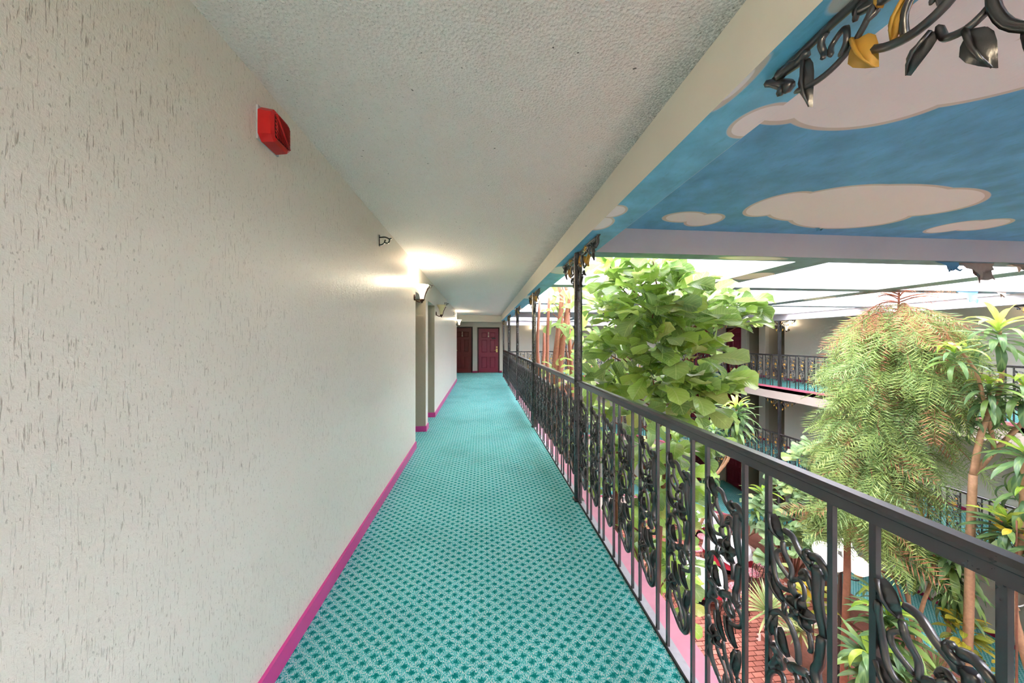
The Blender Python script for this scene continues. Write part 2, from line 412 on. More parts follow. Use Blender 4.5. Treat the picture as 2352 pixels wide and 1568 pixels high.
# far end wall of the near walkway, with two door recesses
DY = YE - 0.0
w = MB()
w.box(-2.2, -1.30, DY, DY + 0.3, 0, 2.4).box(-0.39, -0.185, DY, DY + 0.3, 0, 2.4).box(0.80, 0.90, DY, DY + 0.3, 0, 2.4)
w.box(-1.30, -0.39, DY, DY + 0.3, 2.03, 2.4).box(-0.185, 0.80, DY, DY + 0.3, 2.01, 2.4)
w.box(1.3, 6.5, DY, DY + 0.3, 0, 2.4).box(0.90, 1.3, DY + 0.22, DY + 0.3, 0, 2.4)
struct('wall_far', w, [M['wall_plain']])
b = MB(); bboard(b, -0.40, -0.175, DY - 0.015, DY); bboard(b, 0.79, 0.9, DY - 0.015, DY); bboard(b, -1.165, -0.985, 12.685, 12.7); bboard(b, 1.3, 6.5, DY - 0.015, DY)
struct('baseboard_far', b, [M['maroon_base']])

NDOOR = [0]
def door(label, loc, rz, w=0.92, h=2.0, mat='maroon', hand=1, number=None, jamb=True, hang=False):
    NDOOR[0] += 1
    d = thing('door_%d' % NDOOR[0], label, 'door', loc, rz); d['kind'] = 'structure'; del d['category']
    boxo('door_leaf', (0, w, 0, 0.045, 0.012, h), M[mat], d)
    rows = ((h * 0.80, h * 0.915), (h * 0.46, h * 0.745), (h * 0.10, h * 0.36))
    for (z0, z1) in rows:
        for (x0, x1) in ((w * 0.15, w * 0.42), (w * 0.58, w * 0.85)):
            p = MB(); b = 0.028
            p.v += [(x0, 0, z0), (x1, 0, z0), (x1, 0, z1), (x0, 0, z1)]
            q = [(x0 + b, 0.0), (x1 - b, 0.0)]
            p.v += [(x0 + b * .5, -0.012, z0 + b * .5), (x1 - b * .5, -0.012, z0 + b * .5), (x1 - b * .5, -0.012, z1 - b * .5), (x0 + b * .5, -0.012, z1 - b * .5)]
            p.v += [(x0 + b, -0.002, z0 + b), (x1 - b, -0.002, z0 + b), (x1 - b, -0.002, z1 - b), (x0 + b, -0.002, z1 - b)]
            for k in range(4):
                j = (k + 1) % 4
                p.face((k, j, 4 + j, 4 + k)); p.face((4 + k, 4 + j, 8 + j, 8 + k))
            p.face((8, 9, 10, 11))
            obj('panel', p, M[mat], d)
    hx = w - 0.07 if hand > 0 else 0.07
    hp = boxo('lock_plate', (hx - 0.035, hx + 0.035, -0.012, 0, 0.90, 1.06), M['brass'], d)
    boxo('dead_bolt', (hx - 0.03, hx + 0.03, -0.014, 0, 1.10, 1.16), M['brass'], d)
    obj('handle', MB().tube([(hx, -0.01, 0.99), (hx, -0.055, 0.99), (hx - hand * 0.03, -0.06, 0.99), (hx - hand * 0.12, -0.06, 0.985)], 0.011, 8), M['brass'], d)
    if number:
        for k, ch in enumerate(number):
            cu = bpy.data.curves.new('digit', 'FONT'); cu.body = ch; cu.size = 0.095; cu.extrude = 0.006; cu.align_x = 'CENTER'; cu.offset = 0.003
            tmp = bpy.data.objects.new('digit', cu); COL.objects.link(tmp)
            dg = bpy.context.evaluated_depsgraph_get(); me = bpy.data.meshes.new_from_object(tmp.evaluated_get(dg))
            bpy.data.objects.remove(tmp); me.materials.clear(); me.materials.append(M['mirror_number'])
            o = link('digit', me, d, loc=(w / 2, -0.008, h * 0.885 - 0.075 * k)); o.rotation_euler = (math.pi / 2, 0, 0)
    if hang:
        boxo('viewer', (w * 0.66, w * 0.86, -0.03, -0.012, h * 0.765, h * 0.79), M['black_edge'], d)
    if jamb:
        j = MB().box(-0.045, 0, -0.02, 0.1, 0, h + 0.045).box(w, w + 0.045, -0.02, 0.1, 0, h + 0.045).box(0, w, -0.02, 0.1, h, h + 0.045)
        obj('jamb', j, M['jamb'], d)
    return d
door('brown six-panel door standing left of the pink door at the corridor end', (-1.25, DY + 0.16, 0), math.radians(-3), 0.80, 1.98, 'brown_door', -1, '316')
door('rose six-panel door with brass lever at the end of the teal corridor', (-0.13, DY + 0.12, 0), 0, 0.88, 1.95, 'maroon', 1, '318', True, True)

# far and right walkways on every floor
def shift(poly, z): return [(x, y, z) for x, y in poly]
names = ('upper', 'middle', 'ground')
for li, z in enumerate(LV):
    top = 2.25 if li == 0 else LV[li - 1] - 0.13
    poly = EDGE + [(10.85, YB), (10.85, YE), (1.0, YE)]
    if li < 2:
        struct('floor_' + names[li], MB().prism(poly, z - 0.13, z, 1, 0, 1), [M['carpet'], M['fascia']])
        struct('trim_fascia_' + names[li], strip(MB(), EDGE, 0.0, 0.14, z - 0.37, z - 0.035), [M['fascia']])
        struct('trim_edge_' + names[li], strip(MB(), EDGE, -0.015, 0.10, z - 0.035, z + 0.015), [M['pink']])
    else:
        struct('floor_ground_walk', MB().prism(poly, z - 0.13, z, 1, 0, 1), [M['carpet'], M['fascia']])
        struct('trim_edge_ground', strip(MB(), EDGE, -0.015, 0.05, z - 0.035, z + 0.012), [M['pink']])
    # right wall: alcoves at y 10.87-11.67 and 11.96-12.6, a door at 12.85-13.75, end wall at y 13.9
    w = MB(); X0, X1 = 10.85, 11.0; lint = z + 1.98
    w.box(X0, X1, YB, 10.87, z, top).box(X0, X1, 11.67, 11.96, z, top).box(X0, X1, 12.6, 12.85, z, top).box(X0, X1, 13.77, 14.0, z, top)
    w.box(X0, X1, 10.87, 13.77, lint, top)
    w.box(6.5, 9.30, 13.9, 14.05, z, top).box(10.30, 10.85, 13.9, 14.05, z, top).box(9.30, 10.30, 13.9, 14.05, z + 1.99, top)
    w.box(6.5, 6.65, 13.9, YE + 0.3, z, top)
    for (y0, y1) in ((10.87, 11.67), (11.96, 12.6)):
        w.box(X1, 12.0, y0 - 0.08, y0, z, lint + .1, 1).box(X1, 12.0, y1, y1 + 0.08, z, lint + .1, 1).box(12.0, 12.08, y0 - .08, y1 + .08, z, lint + .1, 1).box(X1, 12.0, y0, y1, lint, lint + .1, 1)
        w.box(X1, 12.0, y0, y1, z - 0.05, z, 1)
    w.box(11.12, 11.2, 12.8, 13.8, z, lint + 0.1, 1)
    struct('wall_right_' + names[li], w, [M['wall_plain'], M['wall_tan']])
    b = MB()
    bboard(b, X0 - 0.015, X0, YB, 10.87, z); bboard(b, X0 - 0.015, X0, 11.67, 11.96, z); bboard(b, X0 - 0.015, X0, 12.6, 12.85, z)
    bboard(b, 6.5, 9.30, 13.885, 13.9, z)
    struct('baseboard_right_' + names[li], b, [M['maroon_base']])
    if li: # end wall of the lower floors
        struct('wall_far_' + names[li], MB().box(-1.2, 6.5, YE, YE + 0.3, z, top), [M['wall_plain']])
    wd = ('top', 'middle', 'ground')[li]
    door('maroon door facing the courtyard corner on the %s floor across the atrium' % wd, (9.36, 13.93, z), 0, 0.88, 1.95, 'maroon', 1)
    door('maroon door set sideways beside the alcoves on the %s floor across the atrium' % wd, (10.93, 13.75, z), -math.pi / 2, 0.88, 1.95, 'maroon', -1)
struct('ceiling_right', MB().prism(EDGE + [(11.2, YB), (11.2, YE + .3), (1.01, YE + .3)], 2.25, 2.40), [M['ceiling']])
struct('trim_6', strip(MB(), EDGE, 0.0, 0.16, 2.03, 2.46), [M['beam_grey']])
# lower walkways below the near corridor (mostly unseen, they close the courtyard)
for li in (1, 2):
    z = LV[li]
    struct('floor_left_' + names[li], MB().box(-0.87, 1.0, YB, 12.95, z - 0.13, z, 1, 0, 1).box(-0.87, 1.0, 12.95, YE, z - .13, z, 1, 0, 1), [M['carpet'], M['fascia']])
    struct('wall_left_' + names[li], MB().box(-1.02, -0.87, YB, YE, z, LV[li - 1] - 0.13), [M['wall_plain']])

struct('wall_sky_seal', MB().box(-2.7, -2.6, YB - .15, 15.2, -5.2, ZTOP).box(12.4, 12.5, YB - .15, 15.2, -5.2, ZTOP).box(-2.6, 12.4, 15.1, 15.2, -5.2, ZTOP).box(-2.6, 12.4, YB - .15, YB - .10, -5.2, ZTOP).box(-2.6, 12.4, YB - .1, 15.1, -5.25, -5.15), [M['wall_tan']])  # added outer shell, keeps sky from leaking through door and alcove gaps
# atrium roof: murals over closed bays, ribs and tall white light wells over open bays
def crossbeam(mb, y0, y1, front=False, back=False, x1=8.95):
    k = len(mb.f); mb.box(1.01, x1, y0, y1, 2.21, ZTOP, 2, 2, 1)
    if front: mb.m[k + 2] = 0
    if back: mb.m[k + 4] = 0
cb = MB()
for (y0, y1, fr, bk) in ((YB, -5.6, 0, 0), (-4.3, -4.05, 0, 0), (-2.2, -2.0, 0, 0), (0.2, 0.39, 0, 1), (2.85, 3.02, 1, 0), (4.55, 4.78, 0, 0), (6.85, 7.1, 0, 0), (8.9, 9.1, 0, 1), (10.93, 11.12, 1, 0), (12.85, 13.0, 0, 0)):
    crossbeam(cb, y0, y1, fr, bk)
struct('trim_7', cb, [M['beam_grey'], M['mural_rib'], M['white']])
rb = MB()
for (x0, x1) in ((3.14, 3.5), (6.1, 6.5)):
    for (y0, y1) in ((-5.6, -4.3), (-4.05, -2.2), (-2.0, 0.2), (3.02, 4.55), (4.78, 6.85), (7.1, 8.9), (11.12, 12.85)):
        rb.box(x0, x1, y0, y1, 2.21, ZTOP, 2, 2, 1)
rb.box(1.01, 1.03, YB, 13.0, 2.225, ZTOP, 2).box(8.95, 9.02, YB, 13.0, 2.21, ZTOP, 2)
rb.box(6.5, 8.95, 11.12, 12.85, 2.46, ZTOP, 2)
struct('trim_8', rb, [M['beam_grey'], M['mural_rib'], M['white']])
struct('ceiling_mural', MB().box(1.01, 8.98, 0.39, 2.85, 2.43, 2.60).box(1.01, 8.98, 9.1, 10.93, 2.43, 2.60), [M['mural']])
struct('ceiling_roof', MB().box(-2.7, 1.01, YB - .15, 15.2, ZTOP, ZTOP + .1).box(8.98, 12.5, YB - .15, 15.2, ZTOP, ZTOP + .1).box(1.01, 8.98, 12.9, 15.2, ZTOP, ZTOP + .1).box(1.01, 8.98, 0.2, 3.02, ZTOP, ZTOP + .1).box(1.01, 8.98, 8.9, 11.12, ZTOP, ZTOP + .1), [M['plaster']])

tg = NT('skylight_glass'); tg.n.remove(tg.b)
tr = tg.node('ShaderNodeBsdfTransparent', {'Color': (0.93, 0.96, 0.97)}); gl = tg.node('ShaderNodeBsdfGlossy', {'Roughness': 0.05})
mx = tg.node('ShaderNodeMixShader', {0: 0.06, 1: tr, 2: gl}); tg.t.links.new(mx.outputs[0], tg.n['Material Output'].inputs[0])
M['glass'] = tg.mat
for i, (x0, x1, y0, y1) in enumerate(WELLS):
    p = struct('window_%d' % (i + 1), MB().box(x0, x1, y0, y1, ZTOP - 0.03, ZTOP - 0.018), [M['glass']])
    f = MB()
    for k in range(1, 3): f.box(x0 + (x1 - x0) * k / 3 - 0.02, x0 + (x1 - x0) * k / 3 + 0.02, y0, y1, ZTOP - 0.05, ZTOP - 0.005)
    f.box(x0, x0 + 0.03, y0, y1, ZTOP - 0.05, ZTOP).box(x1 - 0.03, x1, y0, y1, ZTOP - 0.05, ZTOP).box(x0, x1, y0, y0 + 0.03, ZTOP - 0.05, ZTOP).box(x0, x1, y1 - 0.03, y1, ZTOP - 0.05, ZTOP)
    obj('window_frame', f, M['white'], p)

# courtyard ground
def paver_mat():
    t = NT('paver_clay'); co = t.coord(); o = t.node('ShaderNodeObjectInfo').outputs['Random']; r = t.node('ShaderNodeAttribute', attribute_name='rnd').outputs['Fac']
    q = t.math('FRACT', t.math('ADD', o, r))
    base = t.ramp(q, [(0.0, srgb(150, 78, 62)), (0.5, srgb(176, 98, 80)), (1.0, srgb(190, 118, 100))])
    base = t.mix(t.math('MULTIPLY', t.noise(co, 30, 4), 0.35), base, srgb(210, 160, 145))
    t.bump(t.noise(co, 90, 3), 0.3, 0.003)
    return t.fin(base, 0.7)
M['paver'] = paver_mat()
M['mortar'] = plain('pale_mortar', srgb(214, 190, 180), 0.9, var=0.1)
GZ = LV[2]
struct('floor_court', MB().box(1.0, 9.0, YB, 12.95, GZ - 0.2, GZ - 0.045), [M['mortar']])
pav = thing('brick_paving', 'red clay brick paving with pale joints on the courtyard ground', 'paving', (4.5, 7.0, GZ - 0.045)); pav['kind'] = 'structure'; del pav['category']
BL, BW, JT = 0.20, 0.10, 0.008
bricks = []
row = 0; y = YB + 0.1
while y < 11.3:
    x = 3.3 + (BL / 2 if row % 2 else 0)
    while x < 8.0 - BL:
        if not (x + BL > 5.93 and y < 6.52): bricks.append((x + BL / 2, y + BW / 2))
        x += BL
    y += BW; row += 1
bricks.sort(key=lambda p: (p[0] - 4.9) ** 2 * 0.8 + (p[1] - 6.6) ** 2)
bm_ = MB().box(-BL / 2 + JT, BL / 2 - JT, -BW / 2 + JT, BW / 2 - JT, 0, 0.045); bme = bm_.mesh('brick', [M['paver']])
rest = MB()
for i, (x, y) in enumerate(bricks):
    dz = R.uniform(-0.004, 0.004)
    if i < 300: link('brick', bme, pav, loc=(x - 4.5, y - 7.0, dz))
    else: rest.add(bm_, Matrix.Translation((x - 4.5, y - 7.0, dz)), R.random())
obj('bricks', rest, M['paver'], pav, kind='stuff')
struct('floor_bed', MB().box(5.98, 8.0, YB, 6.45, GZ - 0.05, GZ + 0.12).box(8.05, 8.97, 3, 10.9, GZ - 0.05, GZ + 0.14).box(1.05, 3.25, YB, 11.5, GZ - 0.05, GZ + 0.12), [M['soil']])
def kerb(label, x0, y0, x1, y1):
    k = thing('planter_kerb', label, 'kerb', (x0, y0, GZ - 0.045)); L = math.hypot(x1 - x0, y1 - y0); n = int(L / 0.21); ang = math.atan2(y1 - y0, x1 - x0)
    me = MB().box(0.004, 0.206, -0.06, 0.06, 0.0, 0.14).mesh('kerb_brick', [M['paver']]); mc = MB().box(0.002, 0.414, -0.075, 0.075, 0.14, 0.185).mesh('coping', [M['mortar']])
    for i in range(n):
        o = link('brick', me, k, loc=(math.cos(ang) * 0.21 * i, math.sin(ang) * 0.21 * i, 0), rot=(0, 0, ang))
        if i % 2 == 0 and i < n - 1: link('coping_stone', mc, k, loc=(math.cos(ang) * 0.21 * i, math.sin(ang) * 0.21 * i, 0), rot=(0, 0, ang))
    return k
kerb('low brick kerb around the near planting bed with the spiky yuccas', 5.95, 1.2, 5.95, 6.45)
kerb('low brick kerb end closing the near planting bed behind the yuccas', 6.06, 6.5, 8.0, 6.5)
kerb('low brick kerb along the fig shrubs beside the far ground walkway', 8.0, 6.6, 8.0, 10.8)
kerb('low brick kerb beneath the big fig tree by the near walkway', 3.28, 3.2, 3.28, 11.4)

# ---------------------------------------------------------------- wrought iron
def PA(x, y): return ((x - 268) / 240 * 0.168, 0.0, 0.91 - (y - 270) / 1290 * 0.73)
def spline(pts, k=4):
    P = [Vector(p) for p in pts]; out = []
    for i in range(len(P) - 1):
        p0, p1, p2, p3 = P[max(i - 1, 0)], P[i], P[i + 1], P[min(i + 2, len(P) - 1)]
        for j in range(k):
            t = j / k
            out.append(0.5 * ((2 * p1) + (-p0 + p2) * t + (2 * p0 - 5 * p1 + 4 * p2 - p3) * t * t + (-p0 + 3 * p1 - 3 * p2 + p3) * t ** 3))
    out.append(P[-1]); return out
def stroke(mb, pts, r0, r1=None, k=4, n=6, m=0, conv=PA, wob=0.004):
    P = spline([conv(*p) for p in pts], k); r1 = r0 if r1 is None else r1; L = len(P)
    ph = (pts[0][0] * 7 + pts[0][1] * 3) % 6.28
    P = [Vector((p.x, p.y + wob * math.sin(ph + 2.6 * i / max(1, L - 1) * 3.14), p.z)) for i, p in enumerate(P)]
    rs = [r0 + (r1 - r0) * i / (L - 1) for i in range(L)]; rs[0] *= .7; rs[-1] *= .4
    mb.tube(P, rs, n, m)
def iron_leaf(a, b, wid, fold=0.35, n=9, lift=0.012):     # leaf blade from point a to b (local x, z plane), cupped, ribbed
    mb = MB(); A, B = Vector(a), Vector(b); d = B - A; L = d.length; d.normalize(); s = Vector((-d.z, 0, d.x)); up = Vector((0, -1, 0))
    P = []
    for i in range(n + 1):
        t = i / n; w = wid * max(0.02, math.sin(math.pi * min(1, t ** 0.85 * 0.96 + 0.04))); row = []
        c = A + d * (L * t) + up * (lift * math.sin(math.pi * t))
        for j in range(-2, 3):
            q = j / 2
            row.append(c + s * (w * q) - up * (abs(q) * wid * fold) + up * (0.0035 if abs(j) == 1 else 0) * (1 if i % 2 else -1))
        P.append(row)
    mb.grid(P)
    Q = [[p - up * 0.005 for p in row] for row in P]; mb.grid([r[::-1] for r in Q])
    mb.tube([A + up * 0.006] + [A + d * (L * t) + up * (lift * math.sin(math.pi * t) + 0.004) for t in (0.25, 0.5, 0.75)] + [B], [0.005, 0.0045, 0.004, 0.003, 0.0015], 5)
    return mb
def iron_flower(c, r, petals=5, rot=0.3):
    mb = MB(); C = Vector(c)
    for k in range(petals):
        w = rot + 2 * math.pi * k / petals
        d = Vector((math.cos(w), 0, math.sin(w)))
        mb.add(iron_leaf(C + d * r * 0.12, C + d * r, r * 0.42, 0.5, 5, 0.012), Matrix.Identity(4))
    mb.ball((C.x, C.y - 0.010, C.z), r * 0.2, 8)
    return mb
STROKES = [
    ([(207, 325), (250, 338), (290, 385), (322, 440)], .0078, .0068),
    ([(340, 400), (345, 460), (352, 540), (362, 640), (366, 700)], .012, .0085),
    ([(366, 690), (362, 760), (350, 830), (336, 880), (352, 925), (372, 935)], .0095, .011),
    ([(318, 372), (350, 358), (378, 380), (380, 415), (362, 430)], .010, .006),
    ([(325, 400), (300, 372), (312, 352)], .008, .006), ([(332, 520), (312, 470), (290, 462), (284, 492)], .007, .005),
    ([(205, 385), (222, 440), (240, 500), (246, 550)], .0062, .0052),
    ([(232, 552), (195, 508), (180, 462), (198, 438), (218, 448)], .0055, .0045),
    ([(246, 550), (268, 525), (294, 542), (302, 580), (286, 602), (272, 588)], .0055, .004),
    ([(152, 365), (148, 440), (156, 520), (172, 580), (202, 616), (242, 606)], .0065, .0055),
    ([(242, 556), (258, 600), (276, 650)], .0085, .007), ([(292, 700), (312, 745), (328, 790), (312, 822)], .006, .005),
    ([(205, 690), (218, 722), (214, 752)], .006, .0055),
    ([(148, 905), (152, 840), (170, 785), (198, 752), (232, 768), (256, 825), (270, 885), (276, 925)], .0078, .0065),
    ([(235, 990), (270, 952), (312, 925)], .0115, .0095),
    ([(312, 925), (350, 958), (372, 1010), (364, 1062), (330, 1085), (300, 1100)], .0068, .0055),
    ([(292, 965), (318, 982), (330, 1025), (312, 1052), (292, 1025), (290, 980)], .0055, .0045),
    ([(214, 968), (240, 990), (268, 1002), (276, 1038), (302, 1058), (318, 1048)], .0058, .005),
    ([(165, 948), (180, 990), (172, 1040), (152, 1085)], .011, .008), ([(192, 985), (205, 1010), (196, 1040), (180, 1046)], .007, .005),
    ([(143, 1210), (148, 1140), (168, 1085), (204, 1074), (222, 1104)], .0082, .006),
    ([(145, 1200), (148, 1290), (158, 1390), (186, 1475), (218, 1545)], .0085, .0065),
    ([(258, 1258), (282, 1350), (306, 1430), (326, 1510), (318, 1560)], .0058, .0052),
    ([(214, 1338), (240, 1398), (268, 1446), (292, 1500), (306, 1552)], .006, .005),
    ([(270, 1455), (286, 1478), (278, 1512), (260, 1500), (258, 1470)], .005, .004),
    ([(345, 1385), (356, 1460), (352, 1520), (318, 1560), (268, 1572), (218, 1545), (196, 1500)], .0075, .006),
    ([(282, 1350), (262, 1362), (252, 1385)], .0048, .004), ([(300, 1095), (292, 1085)], .006, .006),
    ([(335, 1225), (352, 1290), (348, 1385)], .0065, .006),
]
LEAVES = [((150, 282), (196, 388), .022), ((146, 600), (212, 700), .019), ((165, 795), (150, 925), .016), ((182, 845), (224, 952), .020),
          ((204, 1118), (264, 1262), .017), ((276, 1082), (334, 1224), .020), ((348, 1222), (326, 1384), .021), ((160, 1395), (150, 1490), .014), ((310, 470), (286, 500), .010)]
FLOWERS = [((280, 668), .043, .3), ((196, 1300), .036, .8), ]
def panel_mesh(n=6, k=4):
    s = MB()
    for pts, r0, r1 in STROKES: stroke(s, pts, r0 * 1.15, r1 * 1.15, k, n)
    return s
def low_panel():
    s = MB()
    for pts, r0, r1 in STROKES: stroke(s, pts, r0 * 1.45, r1 * 1.4, 2, 3)
    for a, b, w in LEAVES:
        A, B = Vector(PA(*a)), Vector(PA(*b)); d = (B - A); sd = Vector((-d.z, 0, d.x)).normalized() * w; c = A + d * .55
        b0 = len(s.v); s.v += [tuple(A), tuple(c + sd + Vector((0, -.006, 0))), tuple(B), tuple(c - sd + Vector((0, -.006, 0)))]
        s.face((b0, b0 + 1, b0 + 2, b0 + 3), 0)
    for c, r, q in FLOWERS + [((300, 860), .026, 0), ((190, 1180), .026, 1), ((330, 480), .022, .5)]:
        C = Vector(PA(*c)); b0 = len(s.v)
        r = r * 1.15; s.v += [tuple(C + Vector((0, -.018, 0)))] + [tuple(C + Vector((math.cos(w) * r * (1 if i % 2 else .5), -.008, math.sin(w) * r * (1 if i % 2 else .5)))) for i, w in enumerate([q + 6.283 * j / 10 for j in range(10)])]
        for j in range(10): s.face((b0, b0 + 1 + j, b0 + 1 + (j + 1) % 10), 1)
    return s
ME_STEMS = panel_mesh().mesh('scroll_stems', [M['iron_cast']])
ME_LEAF = [iron_leaf(PA(*a), PA(*b), w).mesh('iron_leaf', [M['iron_cast']]) for a, b, w in LEAVES]
ME_FLOW = [iron_flower(PA(*c), r, 5, q).mesh('iron_flower', [M['iron_cast']]) for c, r, q in FLOWERS]
mid = panel_mesh(5, 3)
for a, b, w in LEAVES: mid.add(iron_leaf(PA(*a), PA(*b), w, n=4), Matrix.Identity(4))
for c, r, q in FLOWERS: mid.add(iron_flower(PA(*c), r, 5, q), Matrix.Identity(4))
ME_MID = mid.mesh('scroll_panel', [M['iron_cast']])
ME_LOW = low_panel().mesh('scroll_panel', [M['iron_cast'], M['gold']])

RAILP = [(-.019, -.058), (.019, -.058), (.019, -.026), (.029, -.020), (.029, -.011), (.017, 0), (-.017, 0), (-.029, -.011), (-.029, -.020), (-.019, -.026)]
def handrail(poly, ztop, sc=1.0):
    mb = MB(); n = len(poly); k = len(RAILP)
    for i, p in enumerate(poly):
        a = Vector(poly[max(i - 1, 0)]); b = Vector(poly[min(i + 1, n - 1)]); t = (b - a).normalized()
        for (u, w) in RAILP: mb.v.append((p[0] - t.y * u * sc, p[1] + t.x * u * sc, ztop + w * sc))
    for i in range(n - 1):
        for q in range(k):
            q2 = (q + 1) % k; mb.face((i * k + q, i * k + q2, (i + 1) * k + q2, (i + 1) * k + q))
    mb.face(list(range(k))[::-1]); mb.face([(n - 1) * k + q for q in range(k)])
    return mb
def poly_at(poly, s):
    for i in range(len(poly) - 1):
        a, b = Vector(poly[i]), Vector(poly[i + 1]); L = (b - a).length
        if s <= L or i == len(poly) - 2:
            t = (b - a) / L; return a + t * s, math.atan2(t.y, t.x)
        s -= L
def poly_len(poly): return sum((Vector(poly[i + 1]) - Vector(poly[i])).length for i in range(len(poly) - 1))
_bal = {}
def baluster_mesh(h, w=0.0065):
    key = (round(h, 3), w)
    if key not in _bal: _bal[key] = MB().box(-w, w, -w, w, 0, h).mesh('baluster', [M['iron']])
    return _bal[key]
def railing(label, poly, z, top, npair, detail, off0=0.0, lastgap=0.0, group=None, foot=0.006):
    p0 = poly[0]; base = Vector((p0[0], p0[1], z))
    g = thing('iron_railing', label, 'railing', base, 0, group)
    loc = [(x - p0[0], y - p0[1]) for x, y in poly]
    obj('handrail', handrail(loc, top, 0.82 if detail else 0.8), M['iron'], g)
    L = poly_len(loc) - off0 - lastgap; per = L / npair
    bme = baluster_mesh(top - 0.04 - foot, 0.0065 if detail else 0.008)
    for i in range(npair):
        s0 = off0 + per * i + per * 0.165; s1 = s0 + per * 0.67
        for s in (s0, s1):
            p, an = poly_at(loc, s); link('baluster', bme, g, loc=(p.x, p.y, foot), rot=(0, 0, an))
        p, an = poly_at(loc, (s0 + s1) / 2)
        me = ME_STEMS if detail == 2 else (ME_MID if detail == 1 else ME_LOW)
        q = link('scroll_panel', me, g, loc=(p.x, p.y, 0), rot=(0, 0, an)); 
        if detail == 2:
            for m_ in ME_LEAF: link('leaf', m_, q)
            for m_ in ME_FLOW: link('flower', m_, q)
    return g

# half bracket: scrolls under the beam, s outward from the post, t down
def BR(s, t): return (s, 0.0, -t)
BS = [([(.30, .012), (.24, .035), (.19, .042), (.14, .030), (.10, .045), (.06, .085), (.02, .09)], .010, .012), ([(.52, .008), (.49, .035), (.478, .058)], .006, .010), ([(.30, .03), (.285, .015), (.262, .02), (.258, .042), (.275, .05)], .005, .005),
      ([(0.0, .004), (.26, .004), (.53, .002)], .009, .008), ([(.53, .004), (.50, .020), (.465, .045), (.450, .062)], .008, .013),
      ([(.495, .012), (.44, .012), (.40, .020)], .012, .010), ([(.44, .075), (.39, .088), (.34, .080), (.28, .055), (.235, .012)], .006, .005),
      ([(.33, .072), (.31, .060), (.312, .035), (.332, .026), (.350, .040), (.344, .064)], .006, .005),
      ([(.27, .100), (.23, .122), (.185, .130), (.140, .112), (.112, .070), (.108, .02)], .0075, .0065),
      ([(.21, .126), (.205, .09), (.180, .060), (.160, .075), (.166, .105)], .006, .005),
      ([(.155, .116), (.15, .080), (.135, .058)], .006, .005),
      ([(.0, .245), (.035, .232), (.075, .200), (.088, .150), (.070, .110), (.045, .120), (.048, .150)], .0075, .005),
      ([(.088, .155), (.120, .175), (.150, .165), (.160, .140)], .006, .005), ([(.02, .01), (.030, .07), (.022, .14), (.012, .23)], .008, .006),
      ([(.235, .012), (.205, .030), (.175, .022), (.150, .010)], .009, .006), ([(.36, .006), (.372, .03), (.365, .055)], .007, .005),
      ([(.06, .22), (.05, .25), (.03, .262), (.018, .25)], .006, .004)]
BLV = [((.415, .02), (.405, .125), .020, 0), ((.300, .062), (.262, .135), .028, 1), ((.075, .03), (.060, .105), .022, 1), ((.120, .175), (.092, .245), .020, 0), ((.20, .06), (.23, .115), .016, 1), ((.165, .145), (.205, .185), .018, 0)]
def bracket_mesh(side, n=6, k=4):
    mb = MB(); cv = lambda s, t: (side * s, 0.0, -t * 1.3)
    for pts, r0, r1 in BS: stroke(mb, pts, r0 * 1.25, r1 * 1.25, k, n, 0, cv, 0.006)
    if k > 2:
        for (a, b, w, m) in BLV: mb.add(iron_leaf(cv(*a), cv(*b), w, n=5), Matrix.Identity(4), 0, m)
        mb.add(iron_flower(cv(.235, .02), .034, 5, 0.4), Matrix.Identity(4), 0, 1)
    else:
        for (a, b, w, m) in BLV:
            A, B = Vector(cv(*a)), Vector(cv(*b)); d = B - A; sd = Vector((-d.z, 0, d.x)).normalized() * w; c = A + d * .5; b0 = len(mb.v)
            mb.v += [tuple(A), tuple(c + sd), tuple(B), tuple(c - sd)]; mb.face((b0, b0 + 1, b0 + 2, b0 + 3), 1)
    return mb
ME_BR = {d: {s: bracket_mesh(s, *( (6, 4) if d else (3, 2))).mesh('bracket', [M['iron_cast'], M['gold']]) for s in (1, -1)} for d in (0, 1)}
_post = {}
def post(label, x, y, z, top, an, detail=1, group=None, w=0.031):
    g = thing('iron_post', label, 'post', (x, y, z), an, group)
    h = top - z; key = (round(h, 3), detail)
    if key not in _post:
        mb = MB()
        if detail:                                      # fluted round-cornered shaft
            n = 16; prof = [(w * (1.16 if i % 2 else 0.98)) for i in range(n)]
            b = 0
            for zz in (0, h - 0.008):
                for i in range(n): mb.v.append((prof[i] * math.cos(2 * math.pi * i / n), prof[i] * math.sin(2 * math.pi * i / n), zz))
            for i in range(n): mb.face((i, (i + 1) % n, n + (i + 1) % n, n + i))
            mb.face([n + i for i in range(n)])
        else: mb.box(-w, w, -w, w, 0, h - 0.008)
        _post[key] = mb.mesh('shaft', [M['iron']])
    link('shaft', _post[key], g)
    if detail: boxo('base_plate', (-0.042, 0.042, -0.042, 0.042, 0, 0.012), M['iron'], g)
    for s in (1, -1): link('bracket', ME_BR[1 if detail else 0][s], g, loc=(0, 0, h - 0.010))
    return g

